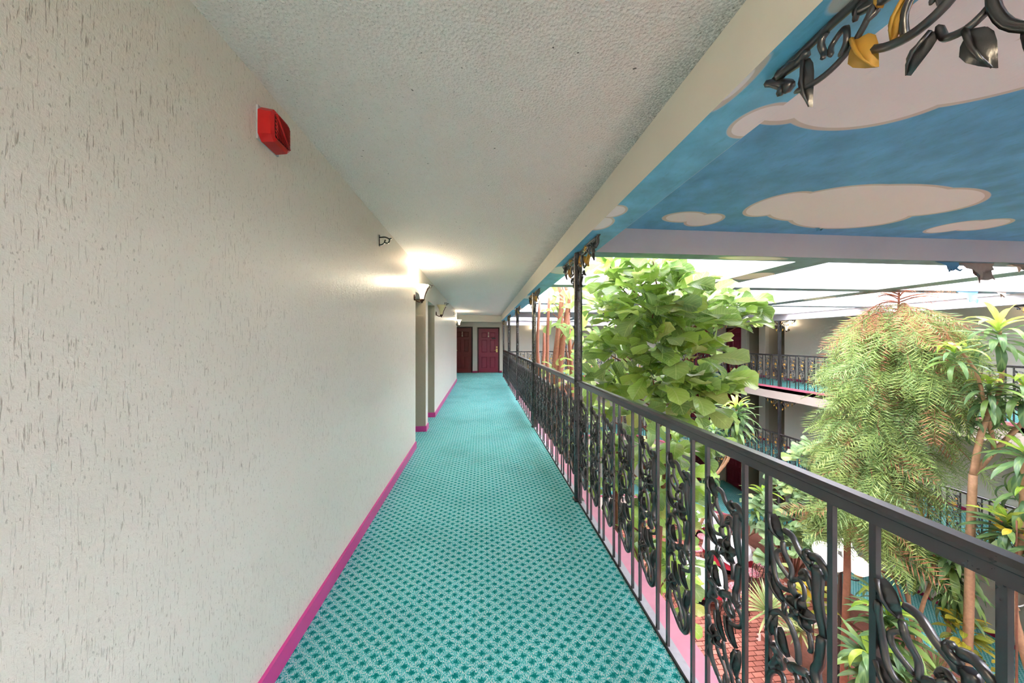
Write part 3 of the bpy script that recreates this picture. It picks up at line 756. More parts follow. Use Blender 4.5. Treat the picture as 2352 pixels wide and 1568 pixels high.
XR = 0.86
PY = [2.87 + 2.483 * i for i in range(-2, 5)]            # post stations along the near corridor
pl = ['black iron post with scroll bracket behind the camera end of the near railing', 'iron post whose scrolled bracket with a gold leaf hangs at the top right', 'nearest full black iron post, standing in front of the fig tree',
      'second black iron post along the teal corridor', 'third black iron post along the teal corridor', 'fourth black iron post along the teal corridor', 'last black iron post beside the rose door at the corridor end']
for i, y in enumerate(PY): post(pl[i], XR, y, 0.0, 2.21, -math.pi / 2, 1)
rl = ['iron railing bay behind the camera before the nearest scroll panels', 'nearest black iron railing bay with large scroll panels of leaves and flowers', 'black iron railing bay between the first and second posts of the corridor', 'black iron railing bay between the second and third posts of the corridor', 'black iron railing bay between the third and fourth posts of the corridor', 'farthest black iron railing bay of the near corridor by the rose door']
for i in range(6):
    railing(rl[i], [(XR, PY[i + 1] - 0.034), (XR, PY[i] + 0.034)], 0.0, 1.07, 9, 0 if i == 0 else (2 if i in (1, 2) else 1), foot=0.008)

# railings and posts across the atrium, two floors
for li in (0, 1):
    z = LV[li]; w = ('top', 'middle')[li]; top_post = 2.03 if li == 0 else LV[0] - 0.37
    E2 = inset(EDGE, 0.07)
    # far straight run, curved corner, right run
    far = [(XR + 0.0 if li == 0 else 1.0, 13.02), (5.8, 13.02)]
    far[0] = (0.90, 13.02)
    railing('iron railing along the far end walkway of the %s floor' % w, far, z + (0.015), 0.985, 17, 0)
    cur = [p for p in E2 if 5.75 < p[0] and p[1] > 10.7]
    cur = cur[:-0 or None]
    cur = E2[1:-1]
    railing('curving iron railing round the far corner of the %s floor' % w, cur + [(9.07, 9.25)], z + 0.015, 0.985, int(round((poly_len(cur) + 1.5) / 0.275)), 0)
    for k, (ya, yb, nm) in enumerate(((9.25, 6.77, 'next to the alcove doors'), (6.77, 4.29, 'behind the pine tree'), (4.29, -5.9, 'behind the tall dracaena'))):
        railing('iron railing of the %s floor across the atrium, %s' % (w, nm), [(9.07, ya - 0.02), (9.07, yb + 0.02)], z + 0.015, 0.985, 9 if k < 2 else 37, 0)
    for k, (x, y, an, nm) in enumerate(((3.4, 13.02, 0, 'on the far end walkway'), (8.55, 11.45, -0.5, 'in the far rounded corner'), (9.07, 9.25, -math.pi / 2, 'before the alcove doors'), (9.07, 6.77, -math.pi / 2, 'behind the pine tree'), (9.07, 4.29, -math.pi / 2, 'behind the tall dracaena'))):
        post('slim iron post with lacy gilt bracket on the %s floor %s' % (w, nm), x, y, z + 0.015, top_post, an, 0)
for k, (x, y, an, nm) in enumerate(((8.55, 11.45, -0.5, 'in the far rounded corner'), (9.07, 9.25, -math.pi / 2, 'below the grey speaker'), (9.07, 6.77, -math.pi / 2, 'behind the globe lamp'))):
    post('slim iron post with lacy gilt bracket on the ground floor %s' % nm, x, y, LV[2] + 0.012, LV[1] - 0.37, an, 0)

# ---------------------------------------------------------------- wall fittings
def hook(label, y):                                       # small scrolled iron bracket high on the left wall
    g = thing('wall_bracket', label, 'bracket', (XW, y, 2.27), 0)
    obj('back_plate', MB().box(0, 0.006, -0.012, 0.012, -0.045, 0.05), M['iron'], g)
    obj('scroll', MB().tube(spline([(0.005, 0, 0.03), (0.05, 0, 0.034), (0.085, 0, 0.015), (0.072, 0, -0.016), (0.045, 0, -0.008), (0.052, 0, 0.012)], 4), 0.006, 6), M['iron'], g)
    obj('strut', MB().tube(spline([(0.005, 0, -0.035), (0.03, 0, -0.025), (0.05, 0, -0.005)], 3), 0.005, 6), M['iron'], g)
    obj('finial', MB().tube([(0.08, 0, 0.018), (0.105, 0, 0.026)], [0.008, 0.004], 6), M['iron'], g)
for n_, y in zip(('nearest small iron scroll bracket high on the left wall', 'small iron scroll bracket above the alcoves of the left wall', 'small iron scroll bracket past the unlit sconce on the left wall', 'farthest small iron scroll bracket high on the left wall'), (2.9, 5.3, 7.85, 10.4)): hook(n_, y)

def glow(name, c, s):
    t = NT(name)
    return t.fin((0.9, 0.85, 0.75), 0.4, Emission_Color=(*c, 1), Emission_Strength=s)
M['shade_lit'] = glow('sconce_glass_lit', (1.0, 0.86, 0.62), 0.5)
M['shade_off'] = plain('sconce_glass_unlit', srgb(226, 216, 176), 0.35)
M['globe'] = glow('globe_glass_lit', (1.0, 0.98, 0.96), 0.32)
def sconce(label, loc, rz, lit, power=9.0):
    g = thing('wall_sconce', label, 'sconce', loc, rz)       # local +x points away from the wall
    obj('shade', MB().lathe([(0.022, -0.02), (0.03, 0.02), (0.042, 0.07), (0.062, 0.12), (0.092, 0.165), (0.088, 0.163), (0.058, 0.12), (0.038, 0.07), (0.02, 0.0)], 18, (0.10, 0, 0)), M['shade_lit'] if lit else M['shade_off'], g)
    obj('cup', MB().lathe([(0.0005, -0.075), (0.010, -0.068), (0.012, -0.05), (0.026, -0.044), (0.028, -0.03), (0.020, -0.018)], 12, (0.10, 0, 0)), M['bronze'], g)
    obj('arm', MB().tube(spline([(0.10, 0, -0.045), (0.06, 0, -0.055), (0.02, 0, -0.035), (0.004, 0, -0.01)], 4), 0.008, 6), M['bronze'], g)
    obj('wall_plate', MB().lathe([(0.04, 0.0), (0.04, 0.008), (0.015, 0.014)], 12), M['bronze'], g).rotation_euler = (0, math.pi / 2, 0)
    obj('leaf_stay', MB().tube(spline([(0.125, 0.0, -0.03), (0.14, 0, 0.03), (0.165, 0, 0.09), (0.185, 0, 0.13)], 3), [0.006] * 9 + [0.009], 6), M['bronze'], g)
    if lit:
        l = bpy.data.lights.new('bulb', 'POINT'); l.energy = power; l.color = (1.0, 0.84, 0.60); l.shadow_soft_size = 0.03
        o = bpy.data.objects.new('bulb', l); COL.objects.link(o); o.parent = g; o.location = (0.10, 0, 0.19)
sconce('lit trumpet-glass wall sconce at the corner before the first alcove', (XW, 4.36, 1.98), 0, True, 5)
sconce('added fill sconce on the left wall behind the camera, brightening the near corridor', (XW, -1.4, 1.98), 0, True, 15)  # unseen lamp, added to warm and lift the near ceiling and wall
sconce('farther added fill sconce on the left wall behind the camera, brightening the near corridor', (XW, -3.4, 1.98), 0, True, 15)  # second unseen lamp, added for more light on the near ceiling
sconce('unlit trumpet-glass wall sconce just past the second alcove', (XW, 6.42, 1.94), 0, False)
sconce('small lit wall sconce at the far end of the left wall', (XW, 11.5, 1.98), 0, True, 3.5)
sconce('lit wall sconce across the atrium on the top floor beside the alcoves', (10.85, 10.70, 1.80), math.pi, True, 3.5)
sconce('lit wall sconce across the atrium on the top floor at the right edge', (10.85, 5.2, 1.80), math.pi, True, 3.5)
sconce('lit wall sconce inside the far walkway of the top floor', (2.4, YE, 1.80), -math.pi / 2, True, 3.5)

# red fire alarm horn
g = thing('fire_alarm', 'red fire alarm horn mounted high on the left wall', 'alarm', (XW, 1.425, 2.27), 0)
h = 0.068
obj('back_plate', MB().box(0.0, 0.0075, -h * .97, h * .97, -h * .97, h * .97), M['steel'], g)
b = MB(); P0 = [(-h, -h), (h, -h), (h, h), (-h, h)]; c = 0.022
oct0 = [(-h + c, -h), (h - c, -h), (h, -h + c), (h, h - c), (h - c, h), (-h + c, h), (-h, h - c), (-h, -h + c)]
b.v += [(0.0075, y, z) for y, z in oct0] + [(0.052, y * 0.94, z * 0.94) for y, z in oct0] + [(0.060, y * 0.80, z * 0.80) for y, z in oct0]
for k in range(2):
    for i in range(8): b.face((k * 8 + i, k * 8 + (i + 1) % 8, k * 8 + 8 + (i + 1) % 8, k * 8 + 8 + i))
b.face([16 + i for i in range(8)])
obj('housing', b, M['red'], g)
obj('grille_shade', MB().box(0.0600, 0.0608, -0.048, 0.048, -0.048, 0.048), M['red_dark'], g)  # flat dark red sheet, its colour stands for shade behind the louvres
for k in range(6):
    q = 0.008 + 0.0085 * k
    for (sy, sz) in ((1, 1), (-1, -1)):
        obj('louvre', MB().tube([(0.0625, sy * 0.047, sz * (0.047 - q * 1.7)), (0.0625, sy * (0.047 - q * 1.7), sz * 0.047)], 0.0022, 4) if q * 1.7 < 0.094 else MB().box(0.06, 0.064, -.002, .002, -.002, .002), M['red'], g)
obj('cross_bar', MB().tube([(0.063, -0.047, 0.047), (0.063, 0.047, -0.047)], 0.004, 6), M['red'], g)

# speaker box on the middle-floor fascia
g = thing('wall_speaker', 'small grey speaker box fixed to the fascia across the atrium', 'speaker', (9.0, 9.40, -2.72), 0)
boxo('case', (-0.09, -0.001, -0.10, 0.10, -0.06, 0.16), M['cream_plastic'], g)
boxo('grille', (-0.105, -0.09, -0.065, 0.065, -0.03, 0.15), M['grey_box'], g)

# peeling plaster and paint hanging from the roof beams
def flake(name, label, c, w, d, mats, seed, mats_i=(0,)):
    r = random.Random(seed); P = []
    for i in range(6):
        t = i / 5; row = []
        for j in range(9):
            u = j / 8 - .5; ww = w * (1 - 0.75 * t) * (1 + 0.25 * r.uniform(-1, 1) * (t > 0))
            row.append(Vector((u * ww + 0.1 * w * t, 0.05 * math.sin(3 * u + 2 * t) * t - 0.06 * t, -d * t * (1 + .3 * r.uniform(-1, 1) * (i > 2)))))
        P.append(row)
    mb = MB().grid(P); mb.grid([[p + Vector((0, 0.006, 0.003)) for p in row[::-1]] for row in P])
    return obj(name, mb, mats, None, loc=c, label=label, cat='plaster')
M['blue_paint'] = plain('blue_paint_skin', srgb(96, 160, 200), 0.6, var=0.15, scale=30)
flake('hanging_plaster', 'torn grey plaster flap hanging under the blue roof beam', (5.02, 2.90, 2.212), 0.44, 0.17, M['plaster'], 3)
flake('peeling_paint', 'strip of blue paint peeling beside the torn plaster flap', (4.66, 2.89, 2.212), 0.30, 0.09, M['blue_paint'], 5)
flake('peeling_paint', 'small pink-grey paint curl right of the torn plaster flap', (5.50, 2.90, 2.212), 0.22, 0.08, M['plaster'], 8)
flake('peeling_paint', 'bright blue paint flap hanging from the second roof rib', (7.75, 4.57, 2.212), 0.42, 0.17, M['blue_paint'], 11)
flake('peeling_paint', 'little grey paint shred hanging right of the bright blue flap', (8.35, 4.57, 2.212), 0.25, 0.09, M['plaster'], 12)
flake('peeling_paint', 'tiny dark paint chip hanging from the cloud mural', (2.99, 2.69, 2.432), 0.05, 0.03, M['blue_paint'], 13)

# ---------------------------------------------------------------- courtyard furniture
def table(label, clabel, rlabel, x, y, s=1.0):
    g = thing('round_table', label, 'table', (x, y, GZ), 0)
    obj('table_top', MB().lathe([(0.001, 0.70), (0.50 * s, 0.70), (0.50 * s, 0.72), (0.001, 0.72)], 28), M['iron'], g)
    obj('pedestal', MB().lathe([(0.22, 0.0), (0.20, 0.03), (0.04, 0.06), (0.035, 0.70)], 12), M['iron'], g)
    def cloth(name, lab, mat, z, rad, drop, amp, scal, rot):
        P = []; n = 48
        for (t, ) in [(0,), (0.5,), (1.0,)]: P.append([Vector((rad * t * math.cos(2 * math.pi * j / n), rad * t * math.sin(2 * math.pi * j / n), z)) for j in range(n + 1)])
        for k in range(1, 6):
            t = k / 5; row = []
            for j in range(n + 1):
                w = 2 * math.pi * j / n
                dd = drop * (1 + scal * abs(math.cos(2 * (w + rot)))) * t
                rr = rad + 0.012 + amp * t * math.sin(12 * w + rot * 3) + 0.05 * t
                row.append(Vector((rr * math.cos(w), rr * math.sin(w), z - dd)))
            P.append(row)
        obj(name, MB().grid(P), mat, None, loc=(x, y, GZ), label=lab, cat='tablecloth')
    cloth('tablecloth', rlabel, M['cloth_red'], 0.724, 0.505 * s, 0.26, 0.022, 0.5, 0.3 + x)
    cloth('tablecloth', clabel, M['cloth_white'], 0.735, 0.53 * s, 0.12, 0.018, 1.1, x)
def cushion_mat():
    t = NT('patterned_cushion'); co = t.coord(); n = t.noise(co, 38, 2)
    return t.fin(t.ramp(n, [(0.40, srgb(150, 60, 78)), (0.5, srgb(206, 110, 124)), (0.56, srgb(232, 200, 200)), (0.64, srgb(90, 110, 104))]), 0.85)
M['cushion'] = cushion_mat()
def chair(label, x, y, rz, mat='cushion'):
    g = thing('wire_chair', label, 'chair', (x, y, GZ), rz)
    obj('seat', MB().lathe([(0.001, 0.43), (0.17, 0.43), (0.19, 0.45), (0.17, 0.475), (0.001, 0.48)], 18), M[mat], g)
    for (a, b) in ((1, 1), (1, -1), (-1, 1), (-1, -1)): obj('leg', MB().tube([(a * .12, b * .12, .43), (a * .19, b * .19, 0.0)], .009, 6), M['iron'], g)
    obj('foot_ring', MB().tube([(.15 * math.cos(w), .15 * math.sin(w), .16) for w in [6.2832 * k / 14 for k in range(15)]], .006, 5), M['iron'], g)
    obj('back_frame', MB().tube(spline([(-.16, .14, .44), (-.19, .17, .70), (-.20, .10, .88), (-.20, 0, .92), (-.20, -.10, .88), (-.19, -.17, .70), (-.16, -.14, .44)], 4), .009, 6), M['iron'], g)
    for s_ in (1, -1): obj('back_scroll', MB().tube(spline([(-.17, s_ * .02, .46), (-.18, s_ * .05, .60), (-.19, s_ * .11, .70), (-.195, s_ * .08, .79), (-.19, s_ * .03, .74), (-.19, s_ * .05, .68)], 4), .006, 5), M['iron'], g)
T = [((6.72, 8.45), 'round cafe table beneath the middle white cloth', 'white overcloth on the middle cafe table', 'red undercloth showing below the middle cafe table cloth', 1.0),
     ((5.30, 7.55), 'round cafe table nearest the railing', 'white overcloth on the cafe table nearest the railing', 'red undercloth on the cafe table nearest the railing', 0.95),
     ((7.05, 10.1), 'round cafe table farthest across the paving', 'white overcloth on the farthest cafe table', 'red undercloth on the farthest cafe table', 0.95)]
for (p, a, b_, c_, s_) in T: table(a, b_, c_, p[0], p[1], s_)
CH = [(6.0, 8.75, 'wire cafe chair with patterned cushion left of the middle table'), (6.78, 7.70, 'wire cafe chair with patterned cushion in front of the middle table'), (7.35, 7.95, 'wire cafe chair with patterned cushion right of the middle table'), (6.6, 9.22, 'wire cafe chair with patterned cushion behind the middle table'),
      (5.55, 6.83, 'wire cafe chair with patterned cushion in front of the nearest table'), (6.02, 7.25, 'wire cafe chair with patterned cushion right of the nearest table'), (4.62, 7.85, 'wire cafe chair with patterned cushion left of the nearest table'),
      (7.55, 9.55, 'wire cafe chair with patterned cushion right of the farthest table'), (6.4, 10.4, 'wire cafe chair with patterned cushion left of the farthest table')]
for (x, y, lab) in CH:
    p = min(T, key=lambda q: (q[0][0] - x) ** 2 + (q[0][1] - y) ** 2)[0]
    chair(lab, x, y, math.atan2(p[1] - y, p[0] - x))

# globe street lamp
g = thing('globe_lamp', 'black lamp post with a cluster of glowing white globes among the plants', 'lamp', (6.43, 5.35, GZ + 0.12), 0)
obj('pole', MB().lathe([(0.12, 0.0), (0.11, 0.10), (0.05, 0.16), (0.035, 0.6), (0.032, 2.15), (0.05, 2.2), (0.02, 2.42)], 12), M['iron'], g)
for k, w in enumerate((0.35, 1.92, 3.49, 5.06)):
    e = (0.24 * math.cos(w), 0.24 * math.sin(w))
    obj('arm', MB().tube(spline([(0, 0, 2.05), (e[0] * .5, e[1] * .5, 1.98), (e[0], e[1], 2.02), (e[0], e[1], 2.10)], 4), 0.012, 6), M['iron'], g)
    obj('fitter', MB().lathe([(0.02, 2.08), (0.06, 2.10), (0.06, 2.13)], 10, (e[0], e[1], 0)), M['brass'], g)
    obj('globe', MB().ball((e[0], e[1], 2.27), 0.155, 20), M['globe'], g)
obj('globe', MB().ball((0, 0, 2.56), 0.155, 20), M['globe'], g)
l = bpy.data.lights.new('bulb', 'POINT'); l.energy = 4; l.color = (1, .97, .93); l.shadow_soft_size = 0.15
o = bpy.data.objects.new('bulb', l); COL.objects.link(o); o.parent = g; o.location = (0, 0, 2.95)

# ---------------------------------------------------------------- plants
def leaf_mat(name, stops, vein, transl=0.35, rough=0.38, nveins=9.0, brown=0.0, sheen=0.0):
    t = NT(name)
    o = t.node('ShaderNodeObjectInfo').outputs['Random']; a = t.node('ShaderNodeAttribute', attribute_name='rnd').outputs['Fac']
    q = t.math('FRACT', t.math('ADD', o, a))
    base = t.ramp(q, stops)
    uv = t.sep(t.coord('UV')); u = t.math('ABSOLUTE', t.math('SUBTRACT', uv[0], 0.5))
    mid = t.math('SUBTRACT', 1.0, t.step(u, 0.012, 0.035))
    side = t.math('FRACT', t.math('MULTIPLY', t.math('SUBTRACT', uv[1], t.math('MULTIPLY', u, 0.5)), nveins))
    sv = t.math('MULTIPLY', t.math('SUBTRACT', 1.0, t.step(t.math('ABSOLUTE', t.math('SUBTRACT', side, 0.5)), 0.03, 0.09)), 0.55)
    base = t.mix(t.math('MAXIMUM', t.math('MULTIPLY', mid, 0.8), sv), base, vein)
    co = t.coord('Object')
    base = t.mix(t.math('MULTIPLY', t.noise(co, 14, 3), 0.25), base, tuple(x * 0.7 for x in stops[len(stops) // 2][1]))
    t.bump(t.math('ABSOLUTE', t.math('SUBTRACT', side, 0.5)), 0.5, 0.006)
    t.fin(base, rough, spec=0.5)
    tl = t.node('ShaderNodeBsdfTranslucent', {'Color': t.mix(0.5, base, vein)})
    mx = t.node('ShaderNodeMixShader', {0: transl, 1: t.b.outputs[0], 2: tl.outputs[0]})
    t.t.links.new(mx.outputs[0], t.n['Material Output'].inputs[0])
    return t.mat
M['fig'] = leaf_mat('fig_leaf', [(0.0, srgb(72, 116, 72)), (0.25, srgb(108, 156, 72)), (0.5, srgb(148, 190, 74)), (0.72, srgb(178, 214, 84)), (0.88, srgb(124, 166, 112)), (1.0, srgb(206, 204, 116))], srgb(206, 224, 150), 0.44, 0.30, 9)
M['fig_dark'] = leaf_mat('fig_shrub_leaf', [(0.0, srgb(86, 124, 84)), (0.4, srgb(116, 152, 104)), (0.8, srgb(146, 180, 118)), (1.0, srgb(190, 200, 110))], srgb(206, 220, 176), 0.3, 0.32, 9)
M['drac'] = leaf_mat('dracaena_leaf', [(0.0, srgb(62, 98, 66)), (0.4, srgb(92, 132, 88)), (0.75, srgb(122, 160, 100)), (1.0, srgb(150, 184, 90))], srgb(156, 186, 120), 0.3, 0.32, 1)
M['drac_new'] = leaf_mat('dracaena_young_leaf', [(0.0, srgb(120, 168, 52)), (0.5, srgb(158, 200, 66)), (1.0, srgb(196, 218, 96))], srgb(214, 226, 120), 0.4, 0.32, 1)
M['yucca'] = leaf_mat('yucca_leaf', [(0.0, srgb(120, 158, 104)), (0.5, srgb(168, 194, 120)), (1.0, srgb(214, 220, 156))], srgb(226, 226, 170), 0.25, 0.4, 1)
M['croton'] = leaf_mat('croton_leaf', [(0.0, srgb(62, 102, 50)), (0.4, srgb(110, 140, 52)), (0.8, srgb(186, 180, 60)), (1.0, srgb(222, 178, 50))], srgb(238, 220, 96), 0.3, 0.3, 8)
M['needle'] = leaf_mat('pine_needle', [(0.0, srgb(70, 116, 76)), (0.35, srgb(112, 158, 92)), (0.7, srgb(158, 194, 104)), (1.0, srgb(196, 216, 124))], srgb(190, 196, 130), 0.3, 0.6, 1)
M['needle_dead'] = leaf_mat('pine_needle_dead', [(0.0, srgb(168, 98, 76)), (0.5, srgb(196, 124, 96)), (1.0, srgb(210, 150, 116))], srgb(210, 150, 120), 0.25, 0.8, 1)

def prof(pts, t):
    for (a, b), (c, d) in zip(pts, pts[1:]):
        if t <= c: return b + (d - b) * (t - a) / (c - a)
    return pts[-1][1]
FID = [(0, .04), (.06, .16), (.16, .40), (.30, .52), (.42, .55), (.55, .70), (.70, .93), (.82, 1.0), (.92, .84), (.98, .45), (1, .10)]
LAN = [(0, .35), (.1, .55), (.3, .9), (.5, 1.0), (.75, .75), (.9, .4), (1, .03)]
OVA = [(0, .05), (.15, .5), (.35, .9), (.5, 1.0), (.7, .85), (.88, .5), (1, .05)]
def blade(L, W, pf, droop, fold, wave, rows, cols=4, seed=0, twist=0.0):   # grows along +x, upper side +z
    r = random.Random(seed); P = []; ph = r.uniform(0, 6)
    x = z = 0.0; ang = 0.0
    for i in range(rows + 1):
        t = i / rows; w = W * prof(pf, t); row = []
        for j in range(cols + 1):
            q = 2 * j / cols - 1
            yy = q * w; zz = abs(q) ** 1.4 * w * fold + wave * W * math.sin(7 * t + ph + (1.5 if q > 0 else 0)) * abs(q)
            c, s = math.cos(twist * t), math.sin(twist * t)
            nx, nz = -math.sin(ang), math.cos(ang)
            row.append(Vector((x + nx * (zz * c), yy * c - zz * s * 0.3, z + nz * (zz * c + yy * s))))
        P.append(row)
        ang -= droop / rows; x += math.cos(ang) * L / rows; z += math.sin(ang) * L / rows
    return MB().grid(P)
FIGM = [blade(1, .255 + .02 * k, FID, .5 + .25 * k, .30 + .1 * (k % 2), .16, 8, 4, k, .15 * (k - 2)) for k in range(5)]
DRACM = [blade(1, .072 + .014 * (k % 3), LAN, .7 + .35 * k, .35, .12, 8, 2, 20 + k, .2 * (k - 2)) for k in range(6)]
YUCM = [blade(1, .028, LAN, .15 + .15 * k, .35, 0, 4, 2, 40 + k) for k in range(3)]
CROM = [blade(1, .20, OVA, .5 + .3 * k, .2, .10, 6, 4, 60 + k) for k in range(3)]
def meshes(protos, name, mat): return [p.mesh(name, [mat]) for p in protos]
def frame(d, up):
    d = d.normalized(); s = up.cross(d)
    if s.length < 1e-3: s = Vector((0, 1, 0)).cross(d)
    s.normalize(); n = d.cross(s)
    return Matrix((d, s, n)).transposed().to_4x4()
CAMP = Vector((0, 0, HC))
class Plant:
    def __init__(s, name, label, cat, base, group=None):
        s.g = thing(name, label, cat, base, 0, group); s.b = Vector(base); s.L = []
    def stem(s, pts, r0, r1, mat, name='stem', n=7, k=4):
        P = spline([Vector(p) - s.b for p in pts], k); m = len(P)
        return obj(name, MB().tube(P, [r0 + (r1 - r0) * i / (m - 1) for i in range(m)], n), mat, s.g)
    def leaf(s, pos, d, up, size, kind, w=1.0):
        pos = Vector(pos); pos.x = max(pos.x, 1.36); d = Vector(d).normalized()
        if pos.x + d.x * size < 1.12: d.x = abs(d.x) * .5
        s.L.append((Vector(pos), Vector(d), Vector(up), size, kind, w))
    def finish(s, kinds, maxobj=300, name='leaf'):
        # kinds: {kind: (protos, material)}; the leaves that show largest become parts of their own, the rest one stuff part
        s.L.sort(key=lambda l: (l[0] - CAMP).length / max(0.05, l[3]))
        ms = {k: meshes(p, name, m) for k, (p, m) in kinds.items()}; rest = {}
        for i, (pos, d, up, size, kind, w) in enumerate(s.L):
            Mx = Matrix.Translation(pos - s.b) @ frame(d, up) @ Matrix.Diagonal((size, size * w, size, 1))
            v = R.randrange(len(kinds[kind][0]))
            if i < maxobj:
                o = bpy.data.objects.new(name, ms[kind][v]); COL.objects.link(o); o.parent = s.g; o.matrix_basis = Mx
            else: rest.setdefault(kind, MB()).add(kinds[kind][0][v], Mx, R.random() * 0.98 + 0.01)
        for kind, mb in rest.items(): obj('foliage', mb, kinds[kind][1], s.g, kind='stuff')
def rv(s=1.0): return Vector((R.gauss(0, s), R.gauss(0, s), R.gauss(0, s)))

def whorl(P, tip, axis, n, size, kind='old', young=0, spread=(0.35, 1.5), length=0.25, w=1.0):
    """strap leaves spiralling round a stem end: young ones upright, older ones spreading and hanging"""
    axis = axis.normalized(); e1 = axis.orthogonal().normalized(); e2 = axis.cross(e1)
    for i in range(n):
        t = i / n; az = i * 2.4 + R.uniform(-.2, .2); el = spread[0] + (spread[1] - spread[0]) * t + R.uniform(-.12, .12)
        d = axis * math.cos(el) + (e1 * math.cos(az) + e2 * math.sin(az)) * math.sin(el)
        pos = tip - axis * (length * t)
        P.leaf(pos, d, axis + Vector((0, 0, .3)), size * (0.65 + 0.45 * math.sin(min(1, t * 2 + .3) * 1.57)) * R.uniform(.85, 1.1), 'new' if i < young else kind, w)

# the big fiddle-leaf fig: clusters of leaves read off the photograph, at 3 to 4.5 m
fig = Plant('fig_tree', 'tall fiddle-leaf fig tree with large glossy leaves behind the nearest post', 'tree', (2.35, 4.3, GZ + 0.12))
tr0 = Vector((2.35, 4.3, GZ + 0.12))
CL = [(1400, 632, 3.7, .20, 13), (1455, 668, 3.5, .25, 18), (1500, 632, 3.5, .22, 17), (1545, 672, 3.5, .25, 20), (1500, 722, 3.2, .27, 24), (1430, 742, 3.6, .3, 20), (1375, 712, 3.9, .25, 14), (1570, 745, 3.4, .28, 24), (1622, 728, 3.6, .17, 10),
      (1690, 712, 3.7, .14, 12), (1655, 748, 3.7, .14, 9), (1700, 745, 3.7, .12, 7), (1510, 800, 3.3, .28, 24), (1430, 822, 3.7, .3, 20), (1375, 800, 4.0, .3, 16), (1575, 822, 3.4, .28, 22), (1618, 808, 3.6, .16, 9), (1500, 872, 3.5, .28, 22), (1560, 895, 3.5, .25, 18), (1612, 888, 3.6, .15, 9), (1640, 878, 3.5, .13, 9), (1600, 700, 3.6, .2, 12), (1650, 705, 3.7, .12, 7), (1395, 606, 3.7, .10, 5), (1500, 600, 3.5, .10, 6), (1625, 905, 3.5, .12, 8), (1420, 890, 3.8, .3, 18), (1370, 880, 4.1, .3, 14),
      (1540, 945, 3.6, .25, 16), (1600, 935, 3.6, .15, 8), (1470, 950, 3.8, .3, 16), (1400, 960, 4.1, .3, 14), (1610, 1010, 3.8, .18, 9), (1560, 1030, 3.9, .3, 15), (1490, 1040, 4.0, .35, 18), (1420, 1050, 4.2, .35, 16), (1370, 1040, 4.4, .3, 12),
      (1590, 1110, 4.0, .22, 10), (1540, 1130, 4.0, .3, 14), (1470, 1140, 4.2, .35, 16), (1410, 1140, 4.4, .3, 12), (1560, 1210, 4.2, .3, 13), (1490, 1230, 4.3, .35, 14), (1430, 1210, 4.5, .3, 10), (1550, 1290, 4.4, .3, 12), (1500, 1310, 4.5, .3, 11), (1560, 1360, 4.6, .28, 10), (1470, 1290, 4.6, .3, 9), (1530, 1400, 4.8, .3, 8)]
axisx = lambda z: Vector((2.15 + 0.15 * math.sin(z), 4.05 + 0.1 * math.cos(2 * z), z))
mains = []
for k, (ox, oy) in enumerate(((0, 0), (-.25, .3), (.2, -.15))):
    pts = [tr0 + Vector((ox * .4, oy * .4, 0))] + [axisx(z) + Vector((ox * (1 + .12 * z), oy * (1 + .12 * z), 0)) for z in (-3.4, -2.0, -.8, .3, 1.2, 1.9)]
    fig.stem(pts, .05, .014, M['bark_brown'], 'trunk'); mains.append(pts)
for (px, py, d, r, n) in CL:
    c = at(px, py, d); zz = max(-3.9, min(1.7, c.z - 0.35)); a = axisx(zz)
    if (c - a).length > 0.25: fig.stem([a, (a + c) / 2 + Vector((0, 0, -.06)) + rv(.04), c], .014, .006, M['bark_brown'], 'branch', 5, 3)
    low = c.z < 0.1
    for i in range(int(n * 1.55)):
        o = rv(1.0).normalized(); o.z = abs(o.z) * .8 - .15
        pos = c + o * r * R.uniform(.25, 1.0); out = (pos - a); out.z *= .4
        d_ = (o * 1.0 + out.normalized() * .55 + Vector((0, 0, .35 if not low else .15)) + rv(.25))
        up = Vector((0, 0, 1.0)) + rv(.35) - ray(px, py) * .35
        fig.leaf(pos, d_, up, R.uniform(.18, .35), 'old', R.uniform(.85, 1.15))
fig.finish({'old': (FIGM, M['fig'])})

# second fig farther along, bare reddish stems with sparse leaves
f2 = Plant('fig_tree', 'leggy fig tree with bare reddish stems beyond the second post', 'tree', (1.75, 6.6, GZ + 0.12))
for (px, py, q) in ((1240, 690, 6.6), (1262, 668, 6.4), (1290, 690, 6.2), (1305, 720, 5.9), (1250, 760, 6.9)):
    tip = at(px, py, q)
    f2.stem([f2.b + rv(.06) * Vector((1, 1, 0)), Vector((1.72, 6.55, -3)) + rv(.05), at(px + R.uniform(-4, 10), 900, q), at(px + R.uniform(-6, 6), 800, q), tip], .055, .026, M['bark_pink'], 'stem')
for (xa, xb) in ((1282, 1306), (1272, 1290)): f2.stem([f2.b + Vector((.1, 0, 0)), at(xa - 6, 1000, 5.9), at(xa, 880, 5.8), at((xa + xb) / 2 - 2, 790, 5.8), at(xb, 690, 5.8), at(xb - 8, 655, 5.8)], .085, .03, M['bark_pink'], 'trunk')
